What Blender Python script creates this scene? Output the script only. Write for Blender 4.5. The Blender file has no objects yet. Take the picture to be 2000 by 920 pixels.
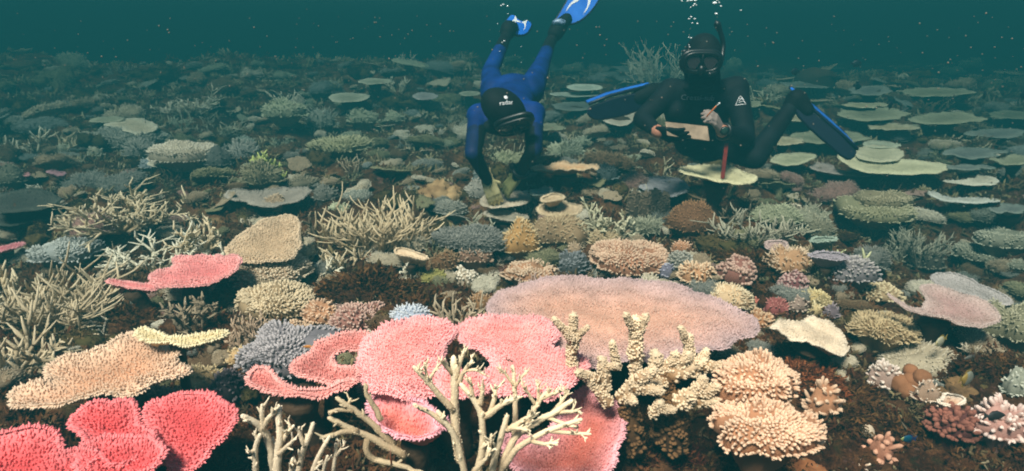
import bpy, bmesh, math, random
import numpy as np
from mathutils import Vector, Matrix
from mathutils.geometry import delaunay_2d_cdt

rad = math.radians
scene = bpy.context.scene
COL = scene.collection

# ------------------------------------------------------------------ camera
CAM_Z, PITCH, FOC = 0.95, rad(17.7), 1192.0          # FOC in pixels of a 2000 px wide frame
cam_data = bpy.data.cameras.new('camera')
cam_data.sensor_width = 36.0
cam_data.lens = 36.0 * FOC / 2000.0
cam_data.clip_start, cam_data.clip_end = 0.05, 400.0
cam = bpy.data.objects.new('camera', cam_data)
COL.objects.link(cam)
cam.location = (0, 0, CAM_Z)
cam.rotation_euler = (rad(90) - PITCH, 0, 0)
scene.camera = cam

# ------------------------------------------------------------------ sky, sun, exposure
SUN_EL, SUN_AZ = 57.0, 207.0            # azimuth measured clockwise from +Y: the sun stands behind the camera, to the left
world = bpy.data.worlds.new('World')
scene.world = world
world.use_nodes = True
wn = world.node_tree
bg = wn.nodes['Background']
sky = wn.nodes.new('ShaderNodeTexSky')
sky.sky_type = 'NISHITA'
sky.sun_disc = False
sky.sun_elevation = rad(SUN_EL)
sky.sun_rotation = rad(SUN_AZ)
wn.links.new(sky.outputs[0], bg.inputs[0])
bg.inputs[1].default_value = 0.05
sun_data = bpy.data.lights.new('sun', 'SUN')
sun_data.energy = 5.0
sun_data.angle = rad(14.0)               # the rippled surface spreads the sunlight
sun_data.color = (1.0, 0.84, 0.75)
sun = bpy.data.objects.new('sun', sun_data)
COL.objects.link(sun)
sdir = Vector((math.sin(rad(SUN_AZ)) * math.cos(rad(SUN_EL)), math.cos(rad(SUN_AZ)) * math.cos(rad(SUN_EL)), math.sin(rad(SUN_EL))))
sun.rotation_euler = sdir.to_track_quat('Z', 'Y').to_euler()
sun.location = (0, 0, 20)

scene.view_settings.view_transform = 'Standard'
scene.view_settings.look = 'None'
scene.view_settings.exposure = 1.78
scene.view_settings.gamma = 1.0
scene.view_settings.use_curve_mapping = False
scene.render.engine = 'CYCLES'
cy = scene.cycles
cy.use_denoising = True
try:
    cy.denoiser = 'OPENIMAGEDENOISE'
except Exception:
    pass
cy.max_bounces = 6
cy.diffuse_bounces = 2
cy.glossy_bounces = 2
cy.transmission_bounces = 4
cy.transparent_max_bounces = 6
cy.volume_bounces = 2
cy.caustics_reflective = cy.caustics_refractive = False
cy.use_adaptive_sampling = False
cy.pixel_filter_type = 'BLACKMAN_HARRIS'
cy.filter_width = 1.9                  # the soft look of a lens behind a dome port
cy.sample_clamp_indirect = 4.0

# the water itself: an even, pale teal haze
HAZE_DENSITY = 0.40
HAZE_COLOR = (0.005, 0.044, 0.050)
HAZE_ABSORB = (0.14, 0.22, 0.21)
# ------------------------------------------------------------------ helpers
rng = np.random.RandomState(11)
CP, SP = math.cos(PITCH), math.sin(PITCH)

def ray(px, py):
    a, b = (px - 1000.0) / FOC, (460.0 - py) / FOC
    return np.array([a, CP + b * SP, -SP + b * CP])
def atz(px, py, z):
    d = ray(px, py); return np.array([0, 0, CAM_Z]) + d * ((z - CAM_Z) / d[2])
def aty(px, py, y):
    d = ray(px, py); return np.array([0, 0, CAM_Z]) + d * (y / d[1])
def depth_of(p):
    return p[1] * CP - (p[2] - CAM_Z) * SP
def pxm(p):
    return FOC / depth_of(p)                        # pixels per metre (2000 px frame) at p
def proj(p):
    d = depth_of(p)
    return 1000 + FOC * p[0] / d, 460 - FOC * (p[1] * SP + (p[2] - CAM_Z) * CP) / d

def _h(i, j, k):
    n = (i * 374761393 + j * 668265263 + k * 1274126177) & 0xffffffff
    n = ((n ^ (n >> 13)) * 1274126177) & 0xffffffff
    return ((n ^ (n >> 16)) & 0xffff) / 65535.0
def vnoise(p):
    p = np.asarray(p, float)
    i = np.floor(p).astype(np.int64); f = p - i; f = f * f * (3 - 2 * f)
    r = 0
    for a in (0, 1):
        for b in (0, 1):
            for c in (0, 1):
                w = (f[..., 0] if a else 1 - f[..., 0]) * (f[..., 1] if b else 1 - f[..., 1]) * (f[..., 2] if c else 1 - f[..., 2])
                r = r + w * _h(i[..., 0] + a, i[..., 1] + b, i[..., 2] + c)
    return r * 2 - 1
def fbm(p, oct=4, lac=2.1, gain=.5):
    p = np.asarray(p, float); a, s = 1.0, 0
    for o in range(oct):
        s = s + a * vnoise(p + 17.3 * o); p = p * lac; a *= gain
    return s

def gauss(x, y, cx, cy_, rx, ry):
    return np.exp(-((x - cx) / rx) ** 2 - ((y - cy_) / ry) ** 2)
def terr(x, y):
    x = np.asarray(x, float); y = np.asarray(y, float)
    q = np.stack([x, y, np.zeros_like(x)], -1)
    z = -0.13 + (.08 + .07 * np.clip((y - 2.0) / 2, 0, 1)) * fbm(q * 1.1 + 3.1, 3) + .052 * fbm(q * 4.3, 3)
    z = z + .055 * np.clip(y - 6.0, 0, 7) * (1 - .45 * np.clip((x + 1) / 6, 0, 1))
    far = np.clip((y - 5.5) / 4, 0, 1)
    z = z + far * (.20 * fbm(q * .55 + 7.7, 3) - .02) + .52 * gauss(x, y, -8, 10.0, 5.0, 2.4) + .22 * gauss(x, y, 6.5, 9.5, 2.6, 1.6) + .16 * gauss(x, y, 0, 11.5, 2.2, 1.6)
    z = z + .07 * np.abs(fbm(q * 2.3 + 1.9, 2)) * np.clip((y - 1.6) / 1.5, 0, 1)
    z = z - .46 * gauss(x, y, 2.75, 3.5, .85, 1.3)                 # gully on the right
    z = z - .16 * gauss(x, y, -2.8, 3.1, .5, .4)                 # dark hollow on the left
    z = z - .20 * gauss(x, y, 0.1, 1.15, 1.0, .34)                # hollow under the front plates
    z = z - .10 * gauss(x, y, 1.0, 1.35, .35, .35)
    z = z + .09 * gauss(x, y, -.45, 2.25, .32, .22) + .08 * gauss(x, y, .95, 2.6, .35, .3)
    z = z + .34 * gauss(x, y, 1.75, 6.7, .8, .6) + .40 * gauss(x, y, 3.0, 7.2, 1.0, .6)
    return z
def hit(px, py, h=0.0):
    d = ray(px, py); t = np.linspace(.8, 40, 4000)
    P = np.array([0, 0, CAM_Z]) + t[:, None] * d
    under = P[:, 2] < terr(P[:, 0], P[:, 1]) + h
    k = int(np.argmax(under)) if under.any() else len(t) - 1
    return P[k]
def tz(x, y):
    return float(terr(np.array([x]), np.array([y]))[0])

def lin(hexs):
    c = [int(hexs[i:i + 2], 16) / 255 for i in (0, 2, 4)]
    return tuple(v / 12.92 if v <= .04045 else ((v + .055) / 1.055) ** 2.4 for v in c)

# ------------------------------------------------------------------ mesh collector (numpy)
class MB:
    def __init__(s): s.v, s.t, s.q, s.c, s.n = [], [], [], [], 0
    def add(s, V, T=None, Q=None, tip=0.0, rim=0.0, rnd=0.0):
        V = np.asarray(V, float).reshape(-1, 3); m = len(V)
        c = np.zeros((m, 4)); c[:, 0] = tip; c[:, 1] = rim; c[:, 2] = rnd; c[:, 3] = 1
        s.v.append(V); s.c.append(c)
        if T is not None and len(T): s.t.append(np.asarray(T, np.int64).reshape(-1, 3) + s.n)
        if Q is not None and len(Q): s.q.append(np.asarray(Q, np.int64).reshape(-1, 4) + s.n)
        s.n += m
    def shift(s, d):
        s.v = [v - d for v in s.v]; return s
    def mesh(s, name, smooth=True):
        me = bpy.data.meshes.new(name)
        V = np.concatenate(s.v) if s.v else np.zeros((0, 3))
        T = np.concatenate(s.t) if s.t else np.zeros((0, 3), np.int64)
        Q = np.concatenate(s.q) if s.q else np.zeros((0, 4), np.int64)
        me.vertices.add(len(V)); me.vertices.foreach_set('co', V.astype(np.float32).ravel())
        loops = np.concatenate([T.ravel(), Q.ravel()])
        me.loops.add(len(loops)); me.loops.foreach_set('vertex_index', loops.astype(np.int32))
        st = np.concatenate([np.arange(len(T)) * 3, len(T) * 3 + np.arange(len(Q)) * 4])
        me.polygons.add(len(st)); me.polygons.foreach_set('loop_start', st.astype(np.int32))
        me.polygons.foreach_set('use_smooth', np.full(len(st), smooth, bool))
        me.update(calc_edges=True)
        at = me.attributes.new('cc', 'FLOAT_COLOR', 'POINT')
        at.data.foreach_set('color', np.concatenate(s.c).astype(np.float32).ravel())
        return me

def link(name, me, mat, parent=None, loc=None):
    o = bpy.data.objects.new(name, me)
    COL.objects.link(o)
    if mat is not None:
        if len(me.materials): me.materials[0] = mat
        else: me.materials.append(mat)
    if parent is not None: o.parent = parent
    if loc is not None: o.location = loc
    return o
def thing(name, label, cat, loc=(0, 0, 0), group=None, rz=0.0):
    o = bpy.data.objects.new(name, None); COL.objects.link(o)
    o.location = loc; o.rotation_euler = (0, 0, rz); o.empty_display_size = .05
    o['label'] = label; o['category'] = cat
    if group: o['group'] = group
    return o
def tag(o, label, cat, group=None):
    o['label'] = label; o['category'] = cat
    if group: o['group'] = group
    return o

# ------------------------------------------------------------------ materials
_mats = {}
def calm(c):
    """bleached reef colours are quiet: pull every tint but the pinks and reds a little towards sand"""
    c = np.array(c); y = c @ np.array([.3, .55, .15])
    if c[0] > 1.75 * c[1] and c[0] > 1.4 * c[2]: return tuple(c)
    return tuple(c * .68 + y * np.array([1.12, 1.0, .80]) * .32)
def coral_mat(base, tip, rim=None, bump=.35, vor=260.0, mott=.22, rough=.8, key=''):
    k = (base, tip, rim, bump, vor, mott, rough, key)
    if k in _mats: return _mats[k]
    m = bpy.data.materials.new('coral_' + base); m.use_nodes = True
    nt = m.node_tree; N, L = nt.nodes, nt.links; b = N['Principled BSDF']
    b.inputs['Roughness'].default_value = rough
    b.inputs['Specular IOR Level'].default_value = .25
    at = N.new('ShaderNodeAttribute'); at.attribute_name = 'cc'
    sp = N.new('ShaderNodeSeparateColor'); L.new(at.outputs['Color'], sp.inputs[0])
    mx = N.new('ShaderNodeMix'); mx.data_type = 'RGBA'
    mx.inputs['A'].default_value = (*calm(lin(base)), 1); mx.inputs['B'].default_value = (*calm(lin(tip)), 1)
    L.new(sp.outputs[0], mx.inputs['Factor'])
    out = mx.outputs['Result']
    if rim:
        m2 = N.new('ShaderNodeMix'); m2.data_type = 'RGBA'; m2.inputs['B'].default_value = (*calm(lin(rim)), 1)
        L.new(sp.outputs[1], m2.inputs['Factor']); L.new(out, m2.inputs['A']); out = m2.outputs['Result']
    tc = N.new('ShaderNodeTexCoord')
    oi = N.new('ShaderNodeObjectInfo')
    no = N.new('ShaderNodeTexNoise'); no.noise_dimensions = '4D'
    no.inputs['Scale'].default_value = 13.0; no.inputs['Detail'].default_value = 5; no.inputs['Roughness'].default_value = .65
    L.new(tc.outputs['Object'], no.inputs['Vector']); L.new(oi.outputs['Random'], no.inputs['W'])
    mr = N.new('ShaderNodeMapRange'); mr.inputs[1].default_value = .3; mr.inputs[2].default_value = .7
    mr.inputs[3].default_value = 1 - mott * 1.25; mr.inputs[4].default_value = 1 + mott
    L.new(no.outputs[0], mr.inputs[0])
    ml = N.new('ShaderNodeMix'); ml.data_type = 'RGBA'; ml.blend_type = 'MULTIPLY'; ml.inputs['Factor'].default_value = 1
    L.new(out, ml.inputs['A']); L.new(mr.outputs[0], ml.inputs['B'])
    # worn and silted patches with soft ragged outlines
    n3 = N.new('ShaderNodeTexNoise'); n3.noise_dimensions = '4D'; n3.inputs['Scale'].default_value = 5.5; n3.inputs['Detail'].default_value = 7; n3.inputs['Roughness'].default_value = .7
    L.new(tc.outputs['Object'], n3.inputs['Vector']); L.new(oi.outputs['Random'], n3.inputs['W'])
    m3 = N.new('ShaderNodeMapRange'); m3.inputs[1].default_value = .60; m3.inputs[2].default_value = .74; m3.inputs[3].default_value = 0; m3.inputs[4].default_value = .55
    L.new(n3.outputs[0], m3.inputs[0])
    px_ = N.new('ShaderNodeMix'); px_.data_type = 'RGBA'; px_.inputs['B'].default_value = (*[.5 * a_ + .5 * b_ for a_, b_ in zip(lin(base), lin('8a6a4a'))], 1)
    L.new(m3.outputs[0], px_.inputs['Factor']); L.new(ml.outputs['Result'], px_.inputs['A']); L.new(px_.outputs['Result'], b.inputs['Base Color'])
    vo = N.new('ShaderNodeTexVoronoi'); vo.inputs['Scale'].default_value = vor
    L.new(tc.outputs['Object'], vo.inputs['Vector'])
    bp = N.new('ShaderNodeBump'); bp.inputs['Strength'].default_value = bump; bp.inputs['Distance'].default_value = .004
    bp.invert = True
    L.new(vo.outputs['Distance'], bp.inputs['Height']); L.new(bp.outputs[0], b.inputs['Normal'])
    _mats[k] = m
    return m
def plain_mat(name, col, rough=.6, spec=.3, noise=.0, nscale=40, bump=0.0, metal=0.0, col2=None):
    k = ('p', name)
    if k in _mats: return _mats[k]
    m = bpy.data.materials.new(name); m.use_nodes = True
    nt = m.node_tree; N, L = nt.nodes, nt.links; b = N['Principled BSDF']
    c = lin(col)
    b.inputs['Roughness'].default_value = rough; b.inputs['Specular IOR Level'].default_value = spec
    b.inputs['Metallic'].default_value = metal
    tc = N.new('ShaderNodeTexCoord'); no = N.new('ShaderNodeTexNoise')
    no.inputs['Scale'].default_value = nscale; no.inputs['Detail'].default_value = 5
    L.new(tc.outputs['Object'], no.inputs['Vector'])
    rp = N.new('ShaderNodeValToRGB')
    c2 = lin(col2) if col2 else tuple(min(1, v * (1 + noise)) for v in c)
    c1 = c if col2 else tuple(v * (1 - noise) for v in c)
    rp.color_ramp.elements[0].color = (*c1, 1); rp.color_ramp.elements[1].color = (*c2, 1)
    rp.color_ramp.elements[0].position = .35; rp.color_ramp.elements[1].position = .68
    L.new(no.outputs[0], rp.inputs[0]); L.new(rp.outputs[0], b.inputs['Base Color'])
    if bump:
        bp = N.new('ShaderNodeBump'); bp.inputs['Strength'].default_value = bump; bp.inputs['Distance'].default_value = .01
        L.new(no.outputs[0], bp.inputs['Height']); L.new(bp.outputs[0], b.inputs['Normal'])
    _mats[k] = m
    return m
def reef_mat(name, cols, scale=2.2, bump=.9):
    m = bpy.data.materials.new(name); m.use_nodes = True
    nt = m.node_tree; N, L = nt.nodes, nt.links; b = N['Principled BSDF']
    b.inputs['Roughness'].default_value = .95; b.inputs['Specular IOR Level'].default_value = .1
    tc = N.new('ShaderNodeTexCoord')
    n1 = N.new('ShaderNodeTexNoise'); n1.inputs['Scale'].default_value = scale; n1.inputs['Detail'].default_value = 9; n1.inputs['Roughness'].default_value = .72
    n2 = N.new('ShaderNodeTexNoise'); n2.inputs['Scale'].default_value = scale * 9; n2.inputs['Detail'].default_value = 6; n2.inputs['Roughness'].default_value = .7
    for n in (n1, n2): L.new(tc.outputs['Object'], n.inputs['Vector'])
    r1 = N.new('ShaderNodeValToRGB'); e = r1.color_ramp.elements
    e[0].position, e[1].position = .32, .72
    e[0].color = (*lin(cols[0]), 1); e[1].color = (*lin(cols[3]), 1)
    for p, c in ((.45, cols[1]), (.58, cols[2])):
        x = r1.color_ramp.elements.new(p); x.color = (*lin(c), 1)
    L.new(n1.outputs[0], r1.inputs[0])
    mr = N.new('ShaderNodeMapRange'); mr.inputs[1].default_value = .3; mr.inputs[2].default_value = .7; mr.inputs[3].default_value = .55; mr.inputs[4].default_value = 1.6
    L.new(n2.outputs[0], mr.inputs[0])
    ml = N.new('ShaderNodeMix'); ml.data_type = 'RGBA'; ml.blend_type = 'MULTIPLY'; ml.inputs['Factor'].default_value = 1
    L.new(r1.outputs[0], ml.inputs['A']); L.new(mr.outputs[0], ml.inputs['B'])
    L.new(ml.outputs['Result'], b.inputs['Base Color'])
    last = ml.outputs['Result']
    for k_, (sc_, col_, lo_, hi_) in enumerate(((scale * 1.7, '8a6258', .60, .66), (scale * 2.6, 'a09478', .63, .68), (scale * 1.1, '3a4428', .57, .70))):   # crusts of coralline algae, pale rubble dust, turf
        n4 = N.new('ShaderNodeTexNoise'); n4.noise_dimensions = '4D'; n4.inputs['W'].default_value = 3.0 + 5 * k_; n4.inputs['Scale'].default_value = sc_; n4.inputs['Detail'].default_value = 8; n4.inputs['Roughness'].default_value = .68
        L.new(tc.outputs['Object'], n4.inputs['Vector'])
        m4 = N.new('ShaderNodeMapRange'); m4.inputs[1].default_value = lo_; m4.inputs[2].default_value = hi_; m4.inputs[4].default_value = .75; L.new(n4.outputs[0], m4.inputs[0])
        x4 = N.new('ShaderNodeMix'); x4.data_type = 'RGBA'; x4.inputs['B'].default_value = (*lin(col_), 1); L.new(m4.outputs[0], x4.inputs['Factor']); L.new(last, x4.inputs['A']); last = x4.outputs['Result']
    L.new(last, b.inputs['Base Color'])
    bp = N.new('ShaderNodeBump'); bp.inputs['Strength'].default_value = bump; bp.inputs['Distance'].default_value = .03
    L.new(n2.outputs[0], bp.inputs['Height']); L.new(bp.outputs[0], b.inputs['Normal'])
    return m
def attr_mat(name, cols, rough=.9):
    """colour picked per clump from a ramp by the random channel"""
    m = bpy.data.materials.new(name); m.use_nodes = True
    nt = m.node_tree; N, L = nt.nodes, nt.links; b = N['Principled BSDF']
    b.inputs['Roughness'].default_value = rough; b.inputs['Specular IOR Level'].default_value = .15
    at = N.new('ShaderNodeAttribute'); at.attribute_name = 'cc'
    sp = N.new('ShaderNodeSeparateColor'); L.new(at.outputs['Color'], sp.inputs[0])
    r = N.new('ShaderNodeValToRGB'); r.color_ramp.interpolation = 'LINEAR'
    e = r.color_ramp.elements; e[0].color = (*lin(cols[0]), 1); e[1].color = (*lin(cols[-1]), 1)
    for i, c in enumerate(cols[1:-1], 1):
        x = r.color_ramp.elements.new(i / (len(cols) - 1)); x.color = (*lin(c), 1)
    L.new(sp.outputs[2], r.inputs[0]); L.new(r.outputs[0], b.inputs['Base Color'])
    return m

# ------------------------------------------------------------------ geometry pieces
def norm(v):
    v = np.asarray(v, float); return v / np.maximum(np.linalg.norm(v, axis=-1, keepdims=True), 1e-9)
def frames(D):
    D = norm(D); a = np.where(np.abs(D[:, 2:3]) < .9, np.array([[0, 0, 1.0]]), np.array([[1.0, 0, 0]]))
    X = norm(np.cross(a, D)); return X, np.cross(D, X)
def nubs(mb, P, D, L, Rr, k=5, prof=((0, 1), (.6, .85)), bend=0.0, rim=0.0, rs=rng, t0=0.0):
    """many small fingers at once: P, D (n,3); L, Rr (n,)"""
    n = len(P)
    if n == 0: return
    P = np.asarray(P); L = np.broadcast_to(L, (n,)); Rr = np.broadcast_to(Rr, (n,))
    D = norm(D); X, Y = frames(D); m = len(prof)
    ph = rs.rand(n) * 6.28
    B = (X * np.cos(ph)[:, None] + Y * np.sin(ph)[:, None]) * (L * bend)[:, None]
    an = np.arange(k) * 2 * math.pi / k
    V = np.zeros((n, m * k + 1, 3)); tip = np.zeros((n, m * k + 1)); rm = np.zeros((n, m * k + 1)); rm[:] = np.broadcast_to(rim, (n,))[:, None]
    for i, (t, s) in enumerate(prof):
        c = P + D * (L * t)[:, None] + B * t * t
        for j in range(k):
            V[:, i * k + j] = c + (X * math.cos(an[j]) + Y * math.sin(an[j])) * (Rr * s)[:, None]
        tip[:, i * k:(i + 1) * k] = t0 + (1 - t0) * t
    V[:, -1] = P + D * L[:, None] + B; tip[:, -1] = 1
    Q, T = [], []
    for i in range(m - 1):
        for j in range(k):
            Q.append((i * k + j, i * k + (j + 1) % k, (i + 1) * k + (j + 1) % k, (i + 1) * k + j))
    for j in range(k): T.append(((m - 1) * k + j, (m - 1) * k + (j + 1) % k, m * k))
    off = (np.arange(n) * (m * k + 1))[:, None, None]
    rnd = np.repeat(rs.rand(n), m * k + 1)
    mb.add(V.reshape(-1, 3), (np.array(T)[None] + off).reshape(-1, 3), (np.array(Q)[None] + off).reshape(-1, 4) if Q else None,
           tip.ravel(), rm.ravel(), rnd)
def tube(mb, pts, r, k=6, tip=(0, 1), cap=True, rim=0.0, ck=.9):
    pts = np.asarray(pts, float); n = len(pts); r = np.broadcast_to(np.asarray(r, float), (n,))
    d = np.gradient(pts, axis=0); d = norm(d)
    X, Y = frames(d[:1]); X = X[0]
    an = np.arange(k) * 2 * math.pi / k
    V = []
    for i in range(n):
        X = X - d[i] * np.dot(X, d[i]); X = X / max(np.linalg.norm(X), 1e-9); Y = np.cross(d[i], X)
        V.append(pts[i] + r[i] * (np.cos(an)[:, None] * X + np.sin(an)[:, None] * Y))
    V = np.concatenate(V)
    tp = np.repeat(np.linspace(tip[0], tip[1], n), k)
    j = np.arange(k); Q = []
    for i in range(n - 1):
        Q.append(np.stack([i * k + j, i * k + (j + 1) % k, (i + 1) * k + (j + 1) % k, (i + 1) * k + j], 1))
    Q = np.concatenate(Q)
    if cap:
        V = np.concatenate([V, [pts[-1] + d[-1] * r[-1] * ck], [pts[0] - d[0] * r[0] * .5]])
        tp = np.concatenate([tp, [tip[1], tip[0]]])
        T = np.concatenate([np.stack([(n - 1) * k + j, (n - 1) * k + (j + 1) % k, np.full(k, n * k)], 1),
                            np.stack([(j + 1) % k, j, np.full(k, n * k + 1)], 1)])
    else: T = None
    mb.add(V, T, Q, tp, rim, rng.rand())
def sphere(mb, c, r, nu=16, nv=10, disp=0.0, fr=3.0, seed=0.0, tip=.5, zmin=None, rim=0.0):
    c = np.asarray(c, float); r = np.broadcast_to(np.asarray(r, float), (3,))
    th = np.linspace(0, math.pi, nv + 1)[1:-1]; ph = np.arange(nu) * 2 * math.pi / nu
    D = np.concatenate([np.stack([np.outer(np.sin(th), np.cos(ph)).ravel(), np.outer(np.sin(th), np.sin(ph)).ravel(), np.repeat(np.cos(th), nu)], 1), [[0, 0, 1], [0, 0, -1]]])
    s = 1 + (disp * fbm(D * fr + seed, 4) if disp else 0)
    V = c + D * r * (s[:, None] if disp else 1)
    if zmin is not None: V[:, 2] = np.maximum(V[:, 2], zmin)
    j = np.arange(nu); Q = []; m = nv - 1
    for i in range(m - 1): Q.append(np.stack([i * nu + j, (i + 1) * nu + j, (i + 1) * nu + (j + 1) % nu, i * nu + (j + 1) % nu], 1))
    T = np.concatenate([np.stack([np.full(nu, m * nu), j, (j + 1) % nu], 1), np.stack([(m - 1) * nu + (j + 1) % nu, (m - 1) * nu + j, np.full(nu, m * nu + 1)], 1)])
    mb.add(V, T, np.concatenate(Q), tip, rim, rng.rand())

def inside(poly, P):
    x, y = P[:, 0], P[:, 1]; r = np.zeros(len(P), bool); n = len(poly)
    for i in range(n):
        x1, y1 = poly[i]; x2, y2 = poly[(i + 1) % n]
        c = ((y1 > y) != (y2 > y)) & (x < (x2 - x1) * (y - y1) / (y2 - y1 + 1e-12) + x1)
        r ^= c
    return r
def chaikin(p, n=2):
    for _ in range(n):
        q = np.roll(p, -1, 0); a, b = .75 * p + .25 * q, .25 * p + .75 * q
        p = np.stack([a, b], 1).reshape(-1, p.shape[1])
    return p
def resample(p, step):
    q = np.concatenate([p, p[:1]]); seg = np.linalg.norm(np.diff(q, axis=0), axis=1); L = np.concatenate([[0], np.cumsum(seg)])
    n = max(12, int(L[-1] / step)); t = np.arange(n) * L[-1] / n
    return np.stack([np.interp(t, L, q[:, i]) for i in range(p.shape[1])], 1)
def hexgrid(lo, hi, sp, jit, rs):
    xs = np.arange(lo[0], hi[0], sp); ys = np.arange(lo[1], hi[1], sp * .866)
    X, Y = np.meshgrid(xs, ys); X[1::2] += sp * .5
    P = np.stack([X.ravel(), Y.ravel()], 1); return P + (rs.rand(*P.shape) - .5) * sp * jit

def edge_info(B, P):
    """distance to and direction of the nearest boundary point"""
    e = np.empty(len(P)); o = np.empty((len(P), 2))
    for a in range(0, len(P), 3000):
        d = P[a:a + 3000, None, :] - B[None]; q = (d ** 2).sum(2); k = q.argmin(1)
        e[a:a + 3000] = np.sqrt(q[np.arange(len(k)), k]); o[a:a + 3000] = -d[np.arange(len(k)), k]
    return e, o / np.maximum(e, 1e-6)[:, None]

def plate_meshes(poly, n, step, cup=.03, und=.012, ufr=9.0, thick=.012, sp=.011, nl=.012, nr=.004, k=5, lean=.8, rimn=1.0, seed=1, center=None, jag=.35, prof=((0, 1), (.6, .85)), fall=None):
    """poly: (N,3) outline lying on a plane with normal n. Returns plate MB and rim MB."""
    rs = np.random.RandomState(seed)
    n = norm(np.array(n, float)); C = poly.mean(0)
    U = norm(np.array([1, 0, 0]) - n * n[0]); W = np.cross(n, U)
    P2 = np.stack([(poly - C) @ U, (poly - C) @ W], 1)
    B = resample(chaikin(P2, 2), step)
    if jag:
        g = norm(np.roll(B, -1, 0) - np.roll(B, 1, 0)); nn = np.stack([g[:, 1], -g[:, 0]], 1)
        s3 = np.stack([B[:, 0], B[:, 1], np.full(len(B), seed * 1.7)], 1)
        B = B + nn * (fbm(s3 / (step * 3.0), 2) * step * jag * 1.5 + fbm(s3 * 14, 2) * .006)[:, None]
    lo, hi = B.min(0), B.max(0)
    G = hexgrid(lo, hi, step, .35, rs); G = G[inside(B, G)]
    e, _ = edge_info(B, G); G = G[e > step * .55]
    A = np.concatenate([B, G])
    cdt = delaunay_2d_cdt([Vector(a) for a in A], [], [list(range(len(B)))], 1, 1e-6)
    V2 = np.array([tuple(v) for v in cdt[0]]); T = np.array([f for f in cdt[2] if len(f) == 3])
    a, b, c = V2[T[:, 0]], V2[T[:, 1]], V2[T[:, 2]]
    fl = (b - a)[:, 0] * (c - a)[:, 1] - (b - a)[:, 1] * (c - a)[:, 0] < 0; T[fl] = T[fl][:, ::-1]
    emax = max(edge_info(B, V2)[0].max(), 1e-4) if fall is None else fall
    def H(P, e):
        s = np.clip(1 - e / emax, 0, 1)
        q = np.stack([P[:, 0] + C[0], P[:, 1] + C[1], np.full(len(P), seed * 2.3)], 1)
        return cup * (s ** 1.6) + und * fbm(q * ufr, 3) * (.35 + .65 * s), s
    def to3(P, h): return C + P[:, :1] * U + P[:, 1:] * W + h[:, None] * n
    e, _ = edge_info(B, V2); h, s = H(V2, e)
    top = to3(V2, h); bot = to3(V2, h - thick * (.35 + .65 * (1 - s)) - thick * 2.0 * (1 - s) ** 2)
    mb = MB(); m = len(V2)
    ed = {}
    for t in T:
        for x, y in ((t[0], t[1]), (t[1], t[2]), (t[2], t[0])): ed[(int(x), int(y))] = 1
    side = [(x, x + m, y + m, y) for (x, y) in ed if (y, x) not in ed]
    mb.add(np.concatenate([top, bot]), np.concatenate([T, T[:, ::-1] + m]), np.array(side), .25, np.concatenate([s, s * .3]) ** 2, .5)
    rm = MB()
    if sp:
        G = hexgrid(lo, hi, sp, .7, rs); G = G[inside(B, G)]
        e, o = edge_info(B, G); h, s = H(G, e)
        o3 = o[:, :1] * U + o[:, 1:] * W
        D = n[None] + o3 * (lean * s ** 2.5)[:, None] + rs.normal(0, .22, (len(G), 3))
        ll = nl * (.65 + .7 * rs.rand(len(G))) * (.8 + .5 * s) * (1 + .16 * np.sin(e / (sp * 3.4) * 2.2 + 2 * fbm(np.stack([G[:, 0] * 9, G[:, 1] * 9, 0 * e], -1), 2)))
        nubs(mb, to3(G, h) - D * (nl * .15), D, ll, nr * (.8 + .4 * rs.rand(len(G))), k, prof, .12, s ** 2, rs, .15)
        if rimn:
            Rb = resample(B, sp * .62); e, o = edge_info(B, Rb * .999)
            g = norm(np.roll(Rb, -1, 0) - np.roll(Rb, 1, 0)); w = np.stack([g[:, 1], -g[:, 0]], 1)
            if np.mean(inside(B, Rb + w * step * .4)) > .5: w = -w
            h, s = H(Rb, np.zeros(len(Rb)))
            o3 = w[:, :1] * U + w[:, 1:] * W
            for row, up in ((0, .15), (1, .75)):
                D = o3 + n[None] * up + rs.normal(0, .22, (len(Rb), 3))
                nubs(rm, to3(Rb, h - (.6 - row * .5) * thick * .35) - o3 * nl * (.2 + row * .5), D, nl * rimn * (.7 + .7 * rs.rand(len(Rb))), nr * (.8 + .3 * rs.rand(len(Rb))), k, prof, .12, 1.0, rs, .3)
    return mb, rm, C

def stalk_mesh(p, q, r1, r2, seed):
    """knobbly stem from p (on the reef) up to q (under the plate)"""
    mb = MB(); t = np.linspace(0, 1, 7)[:, None]
    pts = p * (1 - t) + q * t; pts[1:-1, :2] += np.random.RandomState(seed).normal(0, r1 * .08, (5, 2))
    tt = t[:, 0]; rr = r1 * (1 - tt) + r2 * tt ** 2 + r1 * .25 * np.sin(tt * 9 + seed)* (1 - tt)
    tube(mb, pts, np.maximum(rr, r1 * .5), 10, (0, .3), True, ck=.02)
    return mb
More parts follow.
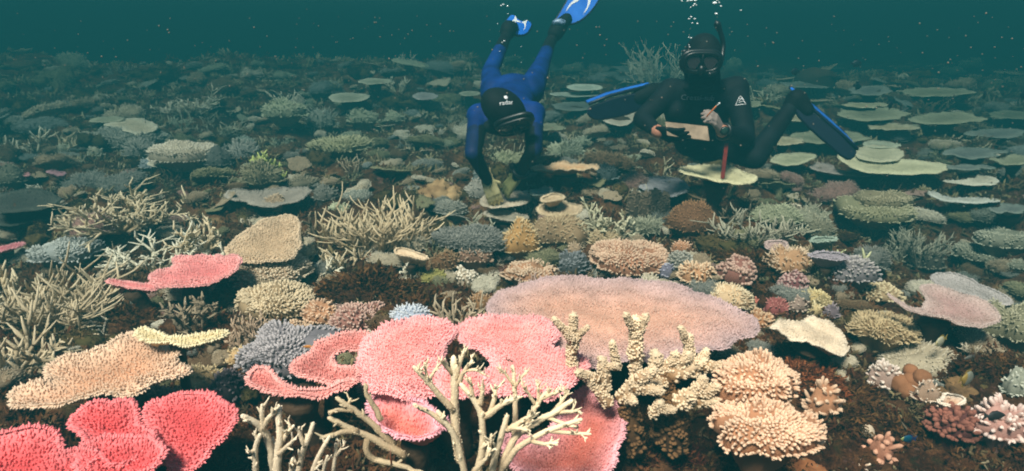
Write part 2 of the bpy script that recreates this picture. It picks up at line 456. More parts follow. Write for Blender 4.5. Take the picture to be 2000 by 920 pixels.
# ------------------------------------------------------------------ setting: reef floor, water
def build_ground():
    na, nr_ = 420, 330
    an = np.linspace(-math.pi, math.pi, na + 1)[:-1]
    # finer angular steps in front of the camera
    an = an - .72 * np.sin(an)
    rr = np.concatenate([[.02], .25 * (46 / .25) ** (np.linspace(0, 1, nr_ - 1))])
    ox, oy = 0.0, -.6
    X = ox + np.outer(rr, np.sin(an)); Y = oy + np.outer(rr, np.cos(an))
    x, y = X.ravel(), Y.ravel(); z = terr(x, y)
    q = np.stack([x, y, np.zeros_like(x)], -1)
    near = np.clip(1 - (y - 5) / 5, .25, 1)
    z = z + near * (.050 * np.abs(fbm(q * 9, 3)) - .022 + .014 * fbm(q * 30, 2))
    j = np.arange(na); Q = []
    for i in range(nr_ - 1):
        Q.append(np.stack([i * na + j, i * na + (j + 1) % na, (i + 1) * na + (j + 1) % na, (i + 1) * na + j], 1)[:, ::-1])
    mb = MB(); mb.add(np.stack([x, y, z], 1), None, np.concatenate(Q))
    o = link('ground', mb.mesh('ground'), reef_mat('reef_rock', ('1a0d08', '452a19', '6c4a30', '9c7e5a'), 4.2, 1.0))
    o['kind'] = 'structure'
build_ground()

def build_haze():
    bm = bmesh.new(); bmesh.ops.create_cube(bm, size=1.0)
    me = bpy.data.meshes.new('haze'); bm.to_mesh(me); bm.free()
    m = bpy.data.materials.new('water_haze'); m.use_nodes = True
    nt = m.node_tree; nt.nodes.remove(nt.nodes['Principled BSDF'])
    v = nt.nodes.new('ShaderNodeVolumePrincipled')
    v.inputs['Color'].default_value = (*HAZE_COLOR, 1); v.inputs['Density'].default_value = HAZE_DENSITY
    v.inputs['Absorption Color'].default_value = (*HAZE_ABSORB, 1); v.inputs['Anisotropy'].default_value = 0.0
    nt.links.new(v.outputs[0], nt.nodes['Material Output'].inputs['Volume'])
    m.cycles.homogeneous_volume = True
    o = link('haze', me, m); o['kind'] = 'stuff'
    o.scale = (110, 110, 4.6); o.location = (0, 0, -.05)     # z from -2.35 to 2.25
build_haze()

def leaf_clumps(P, N, size, n_leaf, rs, up=.6):
    """tufts of tiny blades: P (n,3) roots, N (n,3) normals"""
    n = len(P); m = n * n_leaf
    R_ = np.repeat(P, n_leaf, 0); S = np.repeat(size, n_leaf) * (.5 + rs.rand(m))
    D = norm(np.repeat(N, n_leaf, 0) * up + rs.normal(0, .6, (m, 3)))
    A = norm(np.cross(D, rs.normal(0, 1, (m, 3))))
    root = R_ + rs.normal(0, .35, (m, 3)) * S[:, None]
    wd = S * (.07 + .12 * rs.rand(m))
    mid = root + D * (S * .6)[:, None] + rs.normal(0, .12, (m, 3)) * S[:, None]
    V = np.stack([root - A * (wd * .4)[:, None], root + A * (wd * .4)[:, None], mid + A * wd[:, None], mid - A * wd[:, None], root + D * S[:, None] + rs.normal(0, .15, (m, 3)) * S[:, None]], 1)
    o = np.arange(m)[:, None] * 5
    Q = np.array([[0, 1, 2, 3]]) + o; T = np.array([[3, 2, 4]]) + o
    rnd = np.repeat(np.clip(np.repeat(rs.rand(n), n_leaf) + rs.normal(0, .08, m), 0, 1), 5)
    return V.reshape(-1, 3), T, Q, rnd

def ground_points(n, y0, y1, rs, powr=2.0):
    y = y0 + (y1 - y0) * rs.rand(n) ** powr
    x = (rs.rand(n) * 2 - 1) * (y * 1.0 + .5)
    return np.stack([x, y, terr(x, y)], 1)

def build_turf():
    rs = np.random.RandomState(5); mb = MB()
    P = ground_points(46000, .7, 11.0, rs, 1.9)
    keep = fbm(P * np.array([2.2, 2.2, 0]) + 9, 3) > -.45; P = P[keep]; P[:, 2] += .012
    size = (.006 + .012 * rs.rand(len(P)) ** 2) * (1 + P[:, 1] * .16)
    V, T, Q, r = leaf_clumps(P, np.tile([0, 0, 1.0], (len(P), 1)), size, 9, rs)
    mb.add(V, T, Q, .5, 0, r)
    o = link('algae_turf', mb.mesh('algae_turf', False), attr_mat('algae_turf', ('26100a', '3f1f12', '5a3219', '50361c', '6e4a2a')))
    o['kind'] = 'stuff'
build_turf()

def build_rubble():
    rs = np.random.RandomState(6); mb = MB()
    P = ground_points(14000, .8, 14.0, rs, 1.5); n = len(P); P[:, 2] += .008 + .012 * rs.rand(n)
    D = norm(rs.normal(0, 1, (n, 3)) * np.array([1, 1, .35])); L = (.012 + .045 * rs.rand(n) ** 3) * (1 + P[:, 1] * .07)
    nubs(mb, P - D * (L * .5)[:, None], D, L, L * (.07 + .10 * rs.rand(n)), 5, ((0, .6), (.2, 1), (.5, .75), (.8, .9)), .5, 0, rs)
    o = link('coral_rubble', mb.mesh('coral_rubble'), attr_mat('coral_rubble', ('2b1b12', '4a3826', '3c3722', '6f5c42', '57493a', '9a8a6e')))
    o['kind'] = 'stuff'
build_rubble()

def build_growth():
    """the small crusts, stubs and broken twigs that cover the rock between the colonies"""
    rs = np.random.RandomState(8); mb = MB()
    P = ground_points(17000, 1.0, 14.0, rs, 1.5); P = P[fbm(P * np.array([1.6, 1.6, 0]) + 4, 2) > -.5]; n = len(P); m = 9
    sz = (.012 + .026 * rs.rand(n) ** 2) * (.8 + .22 * P[:, 1]); S = np.repeat(sz, m); Q = np.repeat(P, m, 0) + rs.normal(0, .55, (n * m, 3)) * S[:, None] * np.array([1, 1, .12])
    D = norm(np.array([0, 0, .9]) + rs.normal(0, .75, (n * m, 3))); c0 = np.repeat(np.clip(.75 * rs.rand(n) + .42 * np.clip((P[:, 1] - 1.6) / 5, -.15, 1) - .08, 0, 1), m)  # paler with distance: paler reef, and far haze put into the colour
    a = len(mb.v); nubs(mb, Q - D * .01, D, S * (.4 + .8 * rs.rand(n * m)), S * (.09 + .10 * rs.rand(n * m)), 5, ((0, .8), (.35, 1), (.75, .85)), .4, 0, rs)
    mb.c[-1][:, 2] = np.clip(np.repeat(c0, 16) + rs.normal(0, .05, n * m * 16), 0, 1)
    o = link('reef_growth', mb.mesh('reef_growth'), attr_mat('reef_growth', ('2a150c', '4a2a18', '6a4228', '5c4a30', '6c5c42', '94845f', '8c8468', 'bcae90')))
    o['kind'] = 'stuff'
build_growth()

# ------------------------------------------------------------------ coral builders
HEROES = []                      # (px, py, w, h, short name) used to keep fillers off and to word their labels
def note(px, py, w, h, short=None): HEROES.append((px, py, w, h, short))

def plane_poly(poly, C, n):
    o = np.array([0, 0, CAM_Z]); out = []
    for px, py in poly:
        d = ray(px, py); out.append(o + d * (np.dot(C - o, n) / np.dot(d, n)))
    return np.array(out)

def table(label, lobes, col, z=None, h=.10, tilt=(0, .12), sp=.0105, nl=.012, nr=.0034, cup=.03, und=.010, thick=.012, lean=.8,
          name='table_coral', cat='table coral', group=None, short=None, stalk=True, smooth=False, rimn=1.0, ufr=9.0, jag=.35, vor=260.0, k=5, prof=((0, 1), (.6, .85)), mott=.2, sub=None, srad=1.0):
    seed = len(HEROES) + 3
    if not isinstance(lobes[0], tuple) or not isinstance(lobes[0][1], dict): lobes = [(l, {}) for l in lobes]
    made = []
    for i, (poly, ov) in enumerate(lobes):
        p = np.array(poly, float); c = p.mean(0)
        hh = ov.get('h', h); zz = ov.get('z', z)
        C = atz(c[0], c[1], zz) if zz is not None else hit(c[0], c[1], hh)
        if zz is None:                                  # high enough on its stem to clear the reef in front of it
            for _ in range(14):
                ok = True
                for q in p[::2]:
                    e_ = atz(q[0], q[1], C[2]) if ray(*q)[2] < -.01 else C
                    t_ = np.linspace(.3, .97, 60)[:, None]; R_ = np.array([0, 0, CAM_Z]) * (1 - t_) + e_ * t_
                    if (R_[:, 2] < terr(R_[:, 0], R_[:, 1]) + .015).any(): ok = False; break
                if ok: break
                C = atz(c[0], c[1], C[2] + .025)
        tl = ov.get('tilt', tilt); n = norm(np.array([-tl[0], -tl[1], 1.0]))
        W = plane_poly(poly, C, n); ppm = pxm(C)
        s = max(sp, 4.4 / ppm) if not smooth and ppm > 150 else 0
        f = s / sp if s else 1
        ext = np.ptp(W, axis=0)[:2].max()
        step = max(.014, 7 / ppm, ext / 42)
        v_ = C - np.array([0, 0, CAM_Z]); g_ = min(1.0, 2.3 * abs(v_ @ n) / np.linalg.norm(v_))       # plates seen edge-on are the flat ones
        a, b, C = plate_meshes(W, n, step, ov.get('cup', cup) * g_, ov.get('und', und) * g_, ufr, thick, s, nl * min(f, 1.6) * g_, nr * min(f, 1.7), k if ppm > 350 else 4, ov.get('lean', lean), rimn, seed * 7 + i, jag=jag, prof=prof if ppm > 350 else ((0, 1),))
        made.append((a, b, C, n, ext, ppm))
    c = np.mean([m[2] for m in made], 0); base = np.array([c[0], c[1] + .02, min(tz(c[0], c[1]), c[2] - .03)])
    t = thing(name, label, cat, base, group)
    mt = coral_mat(*col, vor=vor, mott=mott)
    for i, (a, b, C, n, ext, ppm) in enumerate(made):
        o = link('plate', a.shift(base).mesh('plate'), mt, t)
        if b.n: link('rim', b.shift(base).mesh('rim'), mt, o)
        if stalk:
            q = C - n * thick * 2.4; p = base * .7 + np.array([C[0], C[1], base[2]]) * .3 - np.array([0, 0, .04])
            r = ext * .13 * srad
            link('stalk', stalk_mesh(p, q, r * .8, r * 1.3, seed + i).shift(base).mesh('stalk'), coral_mat('3a2a1c', '5c452f', bump=.6, vor=60), t)
    allp = np.array([p for l in lobes for p in l[0]], float); lo, hi = allp.min(0), allp.max(0)
    note(*((lo + hi) / 2), *(hi - lo), short)
    return t

STY = {  # spacing, length, radius, sides, profile, bend
    'finger': (.0170, .028, .0058, 6, ((0, 1), (.5, .98), (.85, .72)), .14),
    'thick':  (.0210, .034, .0078, 7, ((0, .95), (.5, 1), (.86, .74)), .12),
    'fine':   (.0105, .015, .0034, 5, ((0, 1), (.7, .75)), .18),
    'cauli':  (.0205, .028, .0092, 7, ((0, .7), (.45, 1), (.8, .95)), .18),
    'spiky':  (.0135, .034, .0037, 5, ((0, 1), (.6, .75)), .28),
    'shaggy': (.0160, .050, .0038, 5, ((0, 1), (.6, .75)), .50),
}
def cushion_mbs(rx, ry, rz, hb, style, ppm, flat=.45, seed=1, dens=1.0, lob=.16, ls=1.0, fade=True):
    rs = np.random.RandomState(seed); sp, L, r, k, prof, bend = STY[style]
    f = max(1.0, 4.6 / ppm / sp); sp, L, r = sp * f * dens, L * min(f, 1.5) * ls, r * min(f * dens ** .5, 2.2)
    if ppm < 330: k, prof = 4, ((0, 1), (.7, .8))
    def outl(th): return 1 + lob * (vnoise(np.stack([np.cos(th) * 1.3 + seed, np.sin(th) * 1.3, th * 0], -1)) + .5 * vnoise(np.stack([np.cos(th) * 3 + seed, np.sin(th) * 3, th * 0], -1)))
    def surf(ro, th):
        R0 = outl(th); b = .42 * rz * fbm(np.stack([ro * np.cos(th) * 1.9, ro * np.sin(th) * 1.9, np.full_like(ro, seed * 1.37)], -1), 2)
        return np.stack([rx * R0 * ro * np.cos(th), ry * R0 * ro * np.sin(th), hb + rz * np.clip(1 - ro ** 2, 0, 1) ** flat + b * (1 - ro ** 4)], -1)
    base = MB(); na, nr_ = 30, 8
    th = np.arange(na) * 2 * math.pi / na; ro = np.linspace(.05, 1, nr_) ** .7
    V = surf(np.repeat(ro, na), np.tile(th, nr_))
    last = V[-na:]; sk1 = last * np.array([.8, .8, 1]) - np.array([0, 0, hb * .5]); sk2 = last * np.array([.42, .42, 0]) + np.array([0, 0, -.07])
    V = np.concatenate([V, sk1, sk2, surf(np.zeros(1), np.zeros(1))]); j = np.arange(na); Q = []
    for i in range(nr_ + 1): Q.append(np.stack([i * na + j, (i + 1) * na + j, (i + 1) * na + (j + 1) % na, i * na + (j + 1) % na], 1))
    T = np.stack([np.full(na, len(V) - 1), j, (j + 1) % na], 1)
    base.add(V, T, np.concatenate(Q), 0, 0, .5)
    G = hexgrid((-1, -1), (1, 1), sp / math.sqrt(rx * ry), .6, rs)
    g = np.linalg.norm(G, axis=1); G, g = G[g < 1], g[g < 1]
    g2 = np.clip(g, 0, 1) ** .9; th = np.arctan2(G[:, 1], G[:, 0])
    P = surf(g2, th)
    nr2 = np.arange(int(2 * math.pi * math.sqrt(rx * ry) / sp * 1.2)); t2 = nr2 * 2 * math.pi / max(1, len(nr2)) + rs.rand(len(nr2)) * .2
    P2 = surf(np.ones(len(t2)), t2); P2[:, 2] -= hb * .15 * rs.rand(len(t2))
    P = np.concatenate([P, P2]); gg = np.concatenate([g2, np.ones(len(t2)) * 1.0]); th = np.concatenate([th, t2])
    out = np.stack([np.cos(th), np.sin(th), 0 * th], -1)
    D = np.array([0, 0, 1.0]) * (1.05 - .75 * gg ** 2)[:, None] + out * (gg * 1.0)[:, None] + rs.normal(0, .2, (len(P), 3))
    q3 = np.stack([P[:, 0] / rx * 2.2, P[:, 1] / rx * 2.2, np.full(len(P), seed * .77)], -1); patch = fbm(q3, 2)
    grad = .35 * (fbm(q3 + np.array([.25, 0, 0]), 2) - patch)[:, None] * np.array([-1.0, 0, 0]) + .35 * (fbm(q3 + np.array([0, .25, 0]), 2) - patch)[:, None] * np.array([0, -1.0, 0])
    D = D + grad * 2.2; keep = patch > -.62; P, D, gg, patch = P[keep], D[keep], gg[keep], patch[keep]
    Ls = L * (.7 + .5 * rs.rand(len(P))) * (1 + .35 * patch); P0 = P - norm(D) * L * .25
    mb = MB(); nubs(mb, P0, D, Ls, r * (.75 + .5 * rs.rand(len(P))), k, prof, bend, gg ** 3, rs, .1)
    if ppm > 360 and style not in ('fine',):
        for _ in range(2):
            kk = rs.rand(len(P)) < .6; Dn = norm(D[kk]); n_ = len(Dn)
            nubs(mb, P0[kk] + Dn * (Ls[kk] * rs.uniform(.35, .7, n_))[:, None], Dn + rs.normal(0, .6, (n_, 3)), Ls[kk] * rs.uniform(.3, .5, n_), r * .62, 5, ((0, 1), (.6, .85)), .1, gg[kk] ** 3, rs, .45)
    return base, mb

def cushion(label, cx, cy, w, hp, col, style='finger', flat=.45, dens=1.0, h=0.0, z=None, ar=.85, name='finger_coral', cat='finger coral', group=None, short=None, lob=.27, rzk=None, ls=1.0, vor=300.0, mott=.18):
    seed = len(HEROES) * 3 + 7
    p = atz(cx, cy + hp * .22, z) if z is not None else hit(cx, cy + hp * .22, h)
    ppm = pxm(p); d = p - np.array([0, 0, CAM_Z]); el = math.atan2(-d[2], math.hypot(d[0], d[1]))
    rx = w / 2 / ppm; ry = rx * ar
    rz = np.clip((hp / ppm - 1.25 * ry * math.sin(el)) / math.cos(el), .28 * rx, 1.3 * rx) * .8 if rzk is None else rzk * rx
    L = STY[style][1] * ls
    rx, ry = max(rx - L * .55, rx * .5), max(ry - L * .55, ry * .5)
    base, crown = cushion_mbs(rx, ry, rz, rz * .45, style, ppm, flat, seed, dens, lob, ls)
    mt = coral_mat(*col, vor=vor, mott=mott)
    if w > 80:
        t = thing(name, label, cat, p, group)
        link('base', base.mesh('base'), mt, t); link('crown', crown.mesh('crown'), mt, t)
    else:
        base.v += crown.v; base.c += crown.c; base.t += [q + base.n for q in crown.t]; base.q += [q + base.n for q in crown.q]; base.n += crown.n
        t = tag(link(name, base.mesh(name), mt, None, p), label, cat, group)
    note(cx, cy, w, hp, short)
    return t

def grow(mb, p, d, L, r, lev, rs, k, up, wob=.13, ntw=3, tiplen=.5, t0=0.0):
    seg = 4; pts = [np.array(p, float)]; d = norm(np.array(d, float))
    for i in range(seg):
        d = norm(d + np.array([0, 0, up]) + rs.normal(0, wob, 3) * .6); pts.append(pts[-1] + d * L / seg)
    pts = np.array(pts); rr = r * np.linspace(1.08, .46, seg + 1); rr[-1] *= .6
    tube(mb, pts, rr, k, (t0, 1.0 if lev == 0 else min(1, t0 + .55)))
    if lev <= 0: return
    for j in range(ntw):
        t = (.34 + .64 * (j + rs.rand()) / ntw) * seg; i = min(int(t), seg - 1); q = pts[i] + (pts[i + 1] - pts[i]) * (t - i)
        ax = norm(pts[i + 1] - pts[i]); s = norm(np.cross(ax, rs.normal(0, 1, 3))); a = rad(rs.uniform(32, 62))
        grow(mb, q, ax * math.cos(a) + s * math.sin(a), L * rs.uniform(.32, .6), r * .74, lev - 1, rs, k, up, wob, max(2, ntw - 1), tiplen, min(.7, t0 + .3))

def staghorn(label, cx, by, w, hp, col, n=14, lev=2, spread=.8, r=.010, up=.12, h=0.0, dp=.55, ntw=3, parts=None, group='staghorn corals', short=None, name='staghorn_coral', cat='staghorn coral', z=None, vor=220.0, lean=(0, 0)):
    seed = len(HEROES) * 5 + 1; rs = np.random.RandomState(seed)
    p = atz(cx, by, z) if z is not None else hit(cx, by, h)
    ppm = pxm(p); W, Hh = w / ppm * .86, hp / ppm * .80
    k = 6 if ppm > 420 else 5 if ppm > 250 else 4
    r = max(r, 2.0 / ppm)
    stems = []
    for i in range(n):
        az = rs.rand() * 6.283; q = math.sqrt(rs.rand()); mb = MB()
        off = np.array([math.cos(az) * q * W * .30, math.sin(az) * q * W * .30 * dp, -.02])
        pol = spread * (.25 + .75 * q) * 1.35
        d = np.array([math.sin(pol) * math.cos(az + rs.normal(0, .35)), math.sin(pol) * math.sin(az + rs.normal(0, .35)) * dp + lean[1], math.cos(pol)]) + np.array([lean[0], 0, 0])
        hz = abs(d[0]) / max(np.linalg.norm(d), 1e-6)
        L = min(Hh / max(abs(d[2]), .4), (W * .42) / max(hz, .35)) * rs.uniform(.6, 1.0)
        grow(mb, off, d, L, r * rs.uniform(.85, 1.25), lev, rs, k, up, .13, ntw + 1)
        stems.append(mb)
    allv = np.concatenate([v for m_ in stems for v in m_.v]); zt, xt = np.percentile(allv[:, 2], 99.5), np.percentile(np.abs(allv[:, 0]), 99)
    kz, kx = min(1, Hh * 1.05 / zt), min(1, W * .56 / xt)
    for m_ in stems: m_.v = [v * np.array([kx, kx, kz]) for v in m_.v]
    mt = coral_mat(*col, vor=vor, bump=.3)
    parts = (w > 120) if parts is None else parts
    if parts:
        t = thing(name, label, cat, p, group)
        for s in stems: link('branch', s.mesh('branch'), mt, t)
    else:
        a = MB()
        for s in stems:
            a.t += [q + a.n for q in s.t]; a.q += [q + a.n for q in s.q]; a.v += s.v; a.c += s.c; a.n += s.n
        t = tag(link(name, a.mesh(name), mt, None, p), label, cat, group)
    note(cx, by - hp / 2, w, hp, short)
    return t

def traced_staghorn(label, base, branches, col, group='staghorn corals', short=None, twig=2, k=8, vor=380.0, tl=.03, name='staghorn_coral'):
    """branches: list of (radius in px at root, [(px, py, y), ...]) followed root to tip; each one is a part"""
    seed = len(HEROES) * 5 + 1; rs = np.random.RandomState(seed)
    b = aty(*base); t = thing(name, label, 'staghorn coral', b, group); mt = coral_mat(*col, vor=vor, bump=.45)
    allp = []
    for r0, nodes in branches:
        P = np.array([aty(*q) for q in nodes]); ppm = pxm(P[0])
        m = max(5, 3 * len(P)); tt = np.linspace(0, 1, m); s = np.concatenate([[0], np.cumsum(np.linalg.norm(np.diff(P, axis=0), axis=1))]); s /= s[-1]
        q = np.stack([np.interp(tt, s, P[:, i]) for i in range(3)], 1)
        q[1:-1] = .25 * q[:-2] + .5 * q[1:-1] + .25 * q[2:]
        r = r0 / ppm; q[1:-1] += rs.normal(0, r * .10, (m - 2, 3))
        rr = r * np.linspace(1, .62, m); rr[-1] *= .75
        mb = MB(); tube(mb, q, rr, k, (.1, .9))
        for i in range(twig):
            i0 = min(m - 2, int(m * (.45 + .5 * (i + rs.rand()) / max(1, twig)))); ax = norm(q[i0 + 1] - q[i0]); sd = norm(np.cross(ax, rs.normal(0, 1, 3))); a = rad(rs.uniform(30, 55))
            grow(mb, q[i0], ax * math.cos(a) + sd * math.sin(a), tl * rs.uniform(.6, 1.3), rr[i0] * .68, 1 if rs.rand() < .35 else 0, rs, 6, .15, .15, 2, t0=.5)
        # the small pores that stand out as bumps along a branch
        nb = int(180 * s.sum() / len(s)) + 60; u = rs.rand(nb) * (m - 1.01); i0 = u.astype(int); c = q[i0] + (q[i0 + 1] - q[i0]) * (u - i0)[:, None]
        ax = norm(q[i0 + 1] - q[i0]); X, Y = frames(ax); ph = rs.rand(nb) * 6.28; dr = X * np.cos(ph)[:, None] + Y * np.sin(ph)[:, None]; r_ = rr[i0]
        nubs(mb, c + dr * (r_ * .9)[:, None], dr + ax * .8, r_ * .32, r_ * .16, 4, ((0, 1),), 0, 0, rs, .5)
        link('branch', mb.shift(b).mesh('branch'), mt, t); allp += [(x, y) for x, y, _ in nodes]
    allp = np.array(allp, float); lo, hi = allp.min(0), allp.max(0); note(*((lo + hi) / 2), *(hi - lo), short)
    return t

def stubby(label, base, fingers, col, short=None):
    """thick stubby branches covered in round bumps; fingers: (root px,py,y, tip px,py,y, radius px)"""
    rs = np.random.RandomState(4); b = aty(*base); t = thing('stubby_branch_coral', label, 'branching coral', b); mt = coral_mat(*col, vor=300, bump=.3)
    for (x0, y0, d0, x1, y1, d1, rp) in fingers:
        A, B = aty(x0, y0, d0), aty(x1, y1, d1); r = rp / pxm(B); L = np.linalg.norm(B - A); mb = MB(); m = 8
        q = A + (B - A) * np.linspace(0, 1, m)[:, None]; q[1:-1] += rs.normal(0, r * .12, (m - 2, 3)); rr = r * np.linspace(1.15, .72, m)
        tube(mb, q, rr, 10, (.0, .8))
        ax = norm((B - A)[None])[0]
        nb = int(L * 2 * math.pi * r / (r * .42) ** 2 * .9); nb = min(nb, 420); u = rs.rand(nb) ** .9 * (m - 1.01); i0 = u.astype(int); c = q[i0] + (q[i0 + 1] - q[i0]) * (u - i0)[:, None]
        X, Y = frames(np.tile(ax, (nb, 1))); ph = rs.rand(nb) * 6.28; dr = X * np.cos(ph)[:, None] + Y * np.sin(ph)[:, None]; r_ = rr[i0]
        tt = u / m
        nubs(mb, c + dr * (r_ * .85)[:, None], dr + ax * (.5 + .6 * tt)[:, None], r_ * (.42 + .2 * rs.rand(nb)), r_ * .22, 6, ((0, 1), (.55, .95)), 0, 0, rs, .2)
        ne = 14; D = ax * 1.0 + rs.normal(0, .55, (ne, 3)); nubs(mb, np.tile(B, (ne, 1)) - ax * r * .3, D, r * rs.uniform(.7, 1.3, ne), r * .24, 6, ((0, 1), (.6, .9)), 0, 0, rs, .5)
        link('branch' if rp < 16 or x0 == 1325 else 'base', mb.shift(b).mesh('branch'), mt if rp < 16 or x0 == 1325 else coral_mat('3c2818', '7a5836'), t)
    f = np.array(fingers); note((f[:, 0].min() + f[:, 3].max()) / 2, (f[:, 4].min() + f[:, 1].max()) / 2, np.ptp(f[:, 3]), f[:, 1].max() - f[:, 4].min(), short)
    return t

def lumpy(label, cx, cy, w, hp, mat, blobs, name, cat, short=None, group=None, disp=.12, fr=3.0, tufts=None, h=0.0, hi=1.0, nu=30):
    """one rounded body made of overlapping lumps: blobs (dx, dy, dz, r) in units of half the width"""
    p = hit(cx, cy + hp * .3, h); ppm = pxm(p); s = w / 2 / ppm; mb = MB(); rs = np.random.RandomState(int(cx + cy))
    for i, (dx, dy, dz, r) in enumerate(blobs):
        sphere(mb, np.array([dx, dy, dz]) * s, np.array([r, r, r * hi]) * s, nu, nu * 2 // 3, disp, fr, i * 3.7 + cx, .5)
    me = mb.mesh(name)
    if tufts:
        o = thing(name, label, cat, p, group); body = link('rock_body', me, mat, o)
        V = np.concatenate(mb.v); V = V[V[:, 2] > -.1 * s]; V = V[rs.randint(0, len(V), tufts[0])]
        N_ = norm(V - np.array([0, 0, 0])); v, T, Q, r = leaf_clumps(V, N_, np.full(len(V), tufts[1]) * (.6 + .8 * rs.rand(len(V))), 10, rs, .8)
        m2 = MB(); m2.add(v, T, Q, .5, 0, r); c = link('algae_cover', m2.mesh('algae_cover', False), tufts[2], o); c['kind'] = 'stuff'
    else:
        o = tag(link(name, me, mat, None, p), label, cat, group)
    note(cx, cy, w, hp, short)
    return o
# ------------------------------------------------------------------ the corals of the foreground
PINK = ('ea8a88', 'fab0a8', 'fab2b2'); ROSE = ('b05450', 'dc9288', 'f0aca4'); RED = ('b43a3c', 'ec6466', 'f28688')
FINE = dict(sp=.0066, nl=.0105, nr=.0021)
table('large pale pink table coral with a dark hole, in the middle foreground', [
    ([(700,668),(728,640),(768,618),(820,611),(862,613),(884,624),(890,642),(876,662),(868,690),(868,712),(885,728),(888,746),(850,762),(806,768),(752,763),(716,752),(697,728),(693,698)], dict(tilt=(-.05, .22), cup=-.018, und=.012)),
    ([(884,622),(930,611),(1000,607),(1058,609),(1082,622),(1092,644),(1086,662),(1070,672),(1092,682),(1130,678),(1147,696),(1140,722),(1118,746),(1080,764),(1022,772),(968,766),(938,752),(932,734),(950,716),(960,700),(948,682),(915,668),(895,652)], dict(tilt=(.04, .16), cup=-.012, und=.018)),
    ([(852,738),(872,720),(902,716),(934,728),(958,746),(962,766),(905,774),(856,770)], dict(tilt=(0, .15), cup=.0, und=.01, h=.2)),
    ], PINK, z=.12, cup=-.012, thick=.012, short='pink table coral', **FINE)
table('dusky rose plate coral with ragged holes left of the pink table coral', [
    ([(565,716),(588,700),(612,690),(622,672),(668,656),(716,648),(724,664),(708,692),(668,690),(652,700),(655,716),(690,722),(705,735),(690,752),(650,752),(612,742),(578,736)], dict(tilt=(.05, .14), cup=.012)),
    ([(476,748),(500,718),(532,726),(548,746),(560,762),(590,772),(632,764),(692,748),(706,757),(662,774),(600,786),(555,783),(508,770)], dict(tilt=(.02, .18), cup=.02, z=.07)),
    ], ROSE, z=.09, short='rose plate coral', **FINE)
table('vivid coral red table coral filling the lower left corner', [
    ([(286,800),(330,780),(380,773),(430,785),(462,808),(466,832),(445,862),(408,886),(404,906),(360,928),(318,905),(300,870),(290,840)], dict(tilt=(.0, .28), cup=.015)),
    ([(130,830),(165,805),(200,790),(252,785),(270,796),(275,838),(300,850),(312,876),(282,910),(230,930),(188,902),(165,868),(150,860)], dict(tilt=(.0, .26), cup=.02)),
    ([(-40,880),(0,868),(50,860),(115,850),(122,868),(126,890),(170,876),(196,882),(190,908),(140,960),(40,990),(-60,980)], dict(tilt=(.0, .2), cup=.02)),
    ([(150,880),(190,862),(240,852),(300,862),(336,900),(310,945),(210,960),(150,940)], dict(tilt=(.02, .2), cup=.015, h=.03)),
    ], RED, z=.06, sp=.0085, nl=.0095, nr=.0029, und=.02, short='red table coral')
table('deep pink bowl shaped plate coral under the pink table coral', [
    ([(724,818),(735,800),(765,789),(800,795),(830,810),(850,838),(868,862),(884,850),(884,864),(865,882),(836,893),(812,893),(788,883),(758,868),(733,848)], dict(tilt=(.12, .10), cup=.05))],
    ('cc6450', 'eb9088', 'f6b2bc'), z=.015, und=.012, short='pink bowl coral', sp=.009, nl=.0115, nr=.0025)
table('wide salmon red plate coral under the branching coral', [
    ([(1140,775),(1165,784),(1190,800),(1215,815),(1223,850),(1213,880),(1202,892),(1206,922),(1150,960),(1050,960),(1000,930),(980,888),(986,868),(1012,868),(1042,878),(1072,858),(1100,820),(1120,790)], dict(tilt=(.1, .12), cup=.035))],
    ('b4584a', 'd07e6e', 'efb0b6'), z=-.06, sp=.0088, nl=.011, nr=.0028, und=.012, short='salmon plate coral')
table('huge flat mauve and peach table coral behind the pink table coral', [
    ([(946,606),(954,585),(985,565),(1040,548),(1100,542),(1150,545),(1185,551),(1232,545),(1290,559),(1340,570),(1380,585),(1430,605),(1465,625),(1477,650),(1466,664),(1436,668),(1430,686),(1400,692),(1300,712),(1200,722),(1100,712),(1040,672),(1000,645),(955,626)], dict(tilt=(0, .10), cup=.012))],
    ('bc8870', 'd8aa96', 'c4a2a8'), z=.10, sp=.0078, nl=.0085, nr=.0021, und=.014, short='mauve table coral')
table('broad peach orange plate coral at the left edge of the foreground', [
    ([(78,732),(120,703),(160,692),(205,690),(235,675),(262,664),(300,661),(340,670),(352,692),(338,716),(376,722),(350,738),(302,754),(290,772),(270,786),(230,790),(185,789),(150,795),(90,808),(18,806),(20,772),(60,752),(118,752)], dict(tilt=(.02, .2), cup=.02))],
    ('b67c58', 'e2b290', 'eec6a6'), z=.05, sp=.0095, nl=.010, nr=.0028, und=.02, short='peach plate coral')
table('pale yellow crescent shaped plate coral above the peach orange plate', [
    ([(262,652),(272,640),(292,638),(308,652),(350,660),(400,651),(445,643),(440,653),(400,664),(350,672),(310,671),(276,664)], {})],
    ('c0a86c', 'e8d49c', 'f0e0b0'), z=.13, sp=.010, nl=.010, nr=.0030, cup=.0, srad=.5, short='yellow crescent coral')
lumpy('smooth brown lobed soft coral on the right', 1780, 742, 78, 76, coral_mat('7a4e34', 'a8744e', vor=500, bump=.2), [(0,0,.5,.55),(-.5,.1,.35,.5),(.55,.2,.3,.45),(.15,-.3,.95,.42),(-.35,-.3,.2,.5),(.1,.5,.9,.34)], 'soft_coral', 'soft coral', 'brown soft coral', disp=.06, fr=2)
table('cream lettuce coral with wavy bare edges', [
    ([(1488,652),(1530,628),(1560,636),(1590,625),(1626,640),(1648,664),(1658,690),(1640,711),(1602,700),(1590,680),(1562,670),(1520,668)], dict(tilt=(-.25, .05), cup=.03))],
    ('cbab8a', 'ead0b2', 'ecd6bc'), h=.10, sp=.0085, nl=.0045, nr=.0032, lean=.2, rimn=.3, und=.022, ufr=16, thick=.008, name='lettuce_coral', cat='lettuce coral', short='cream lettuce coral', mott=.3, jag=.2)
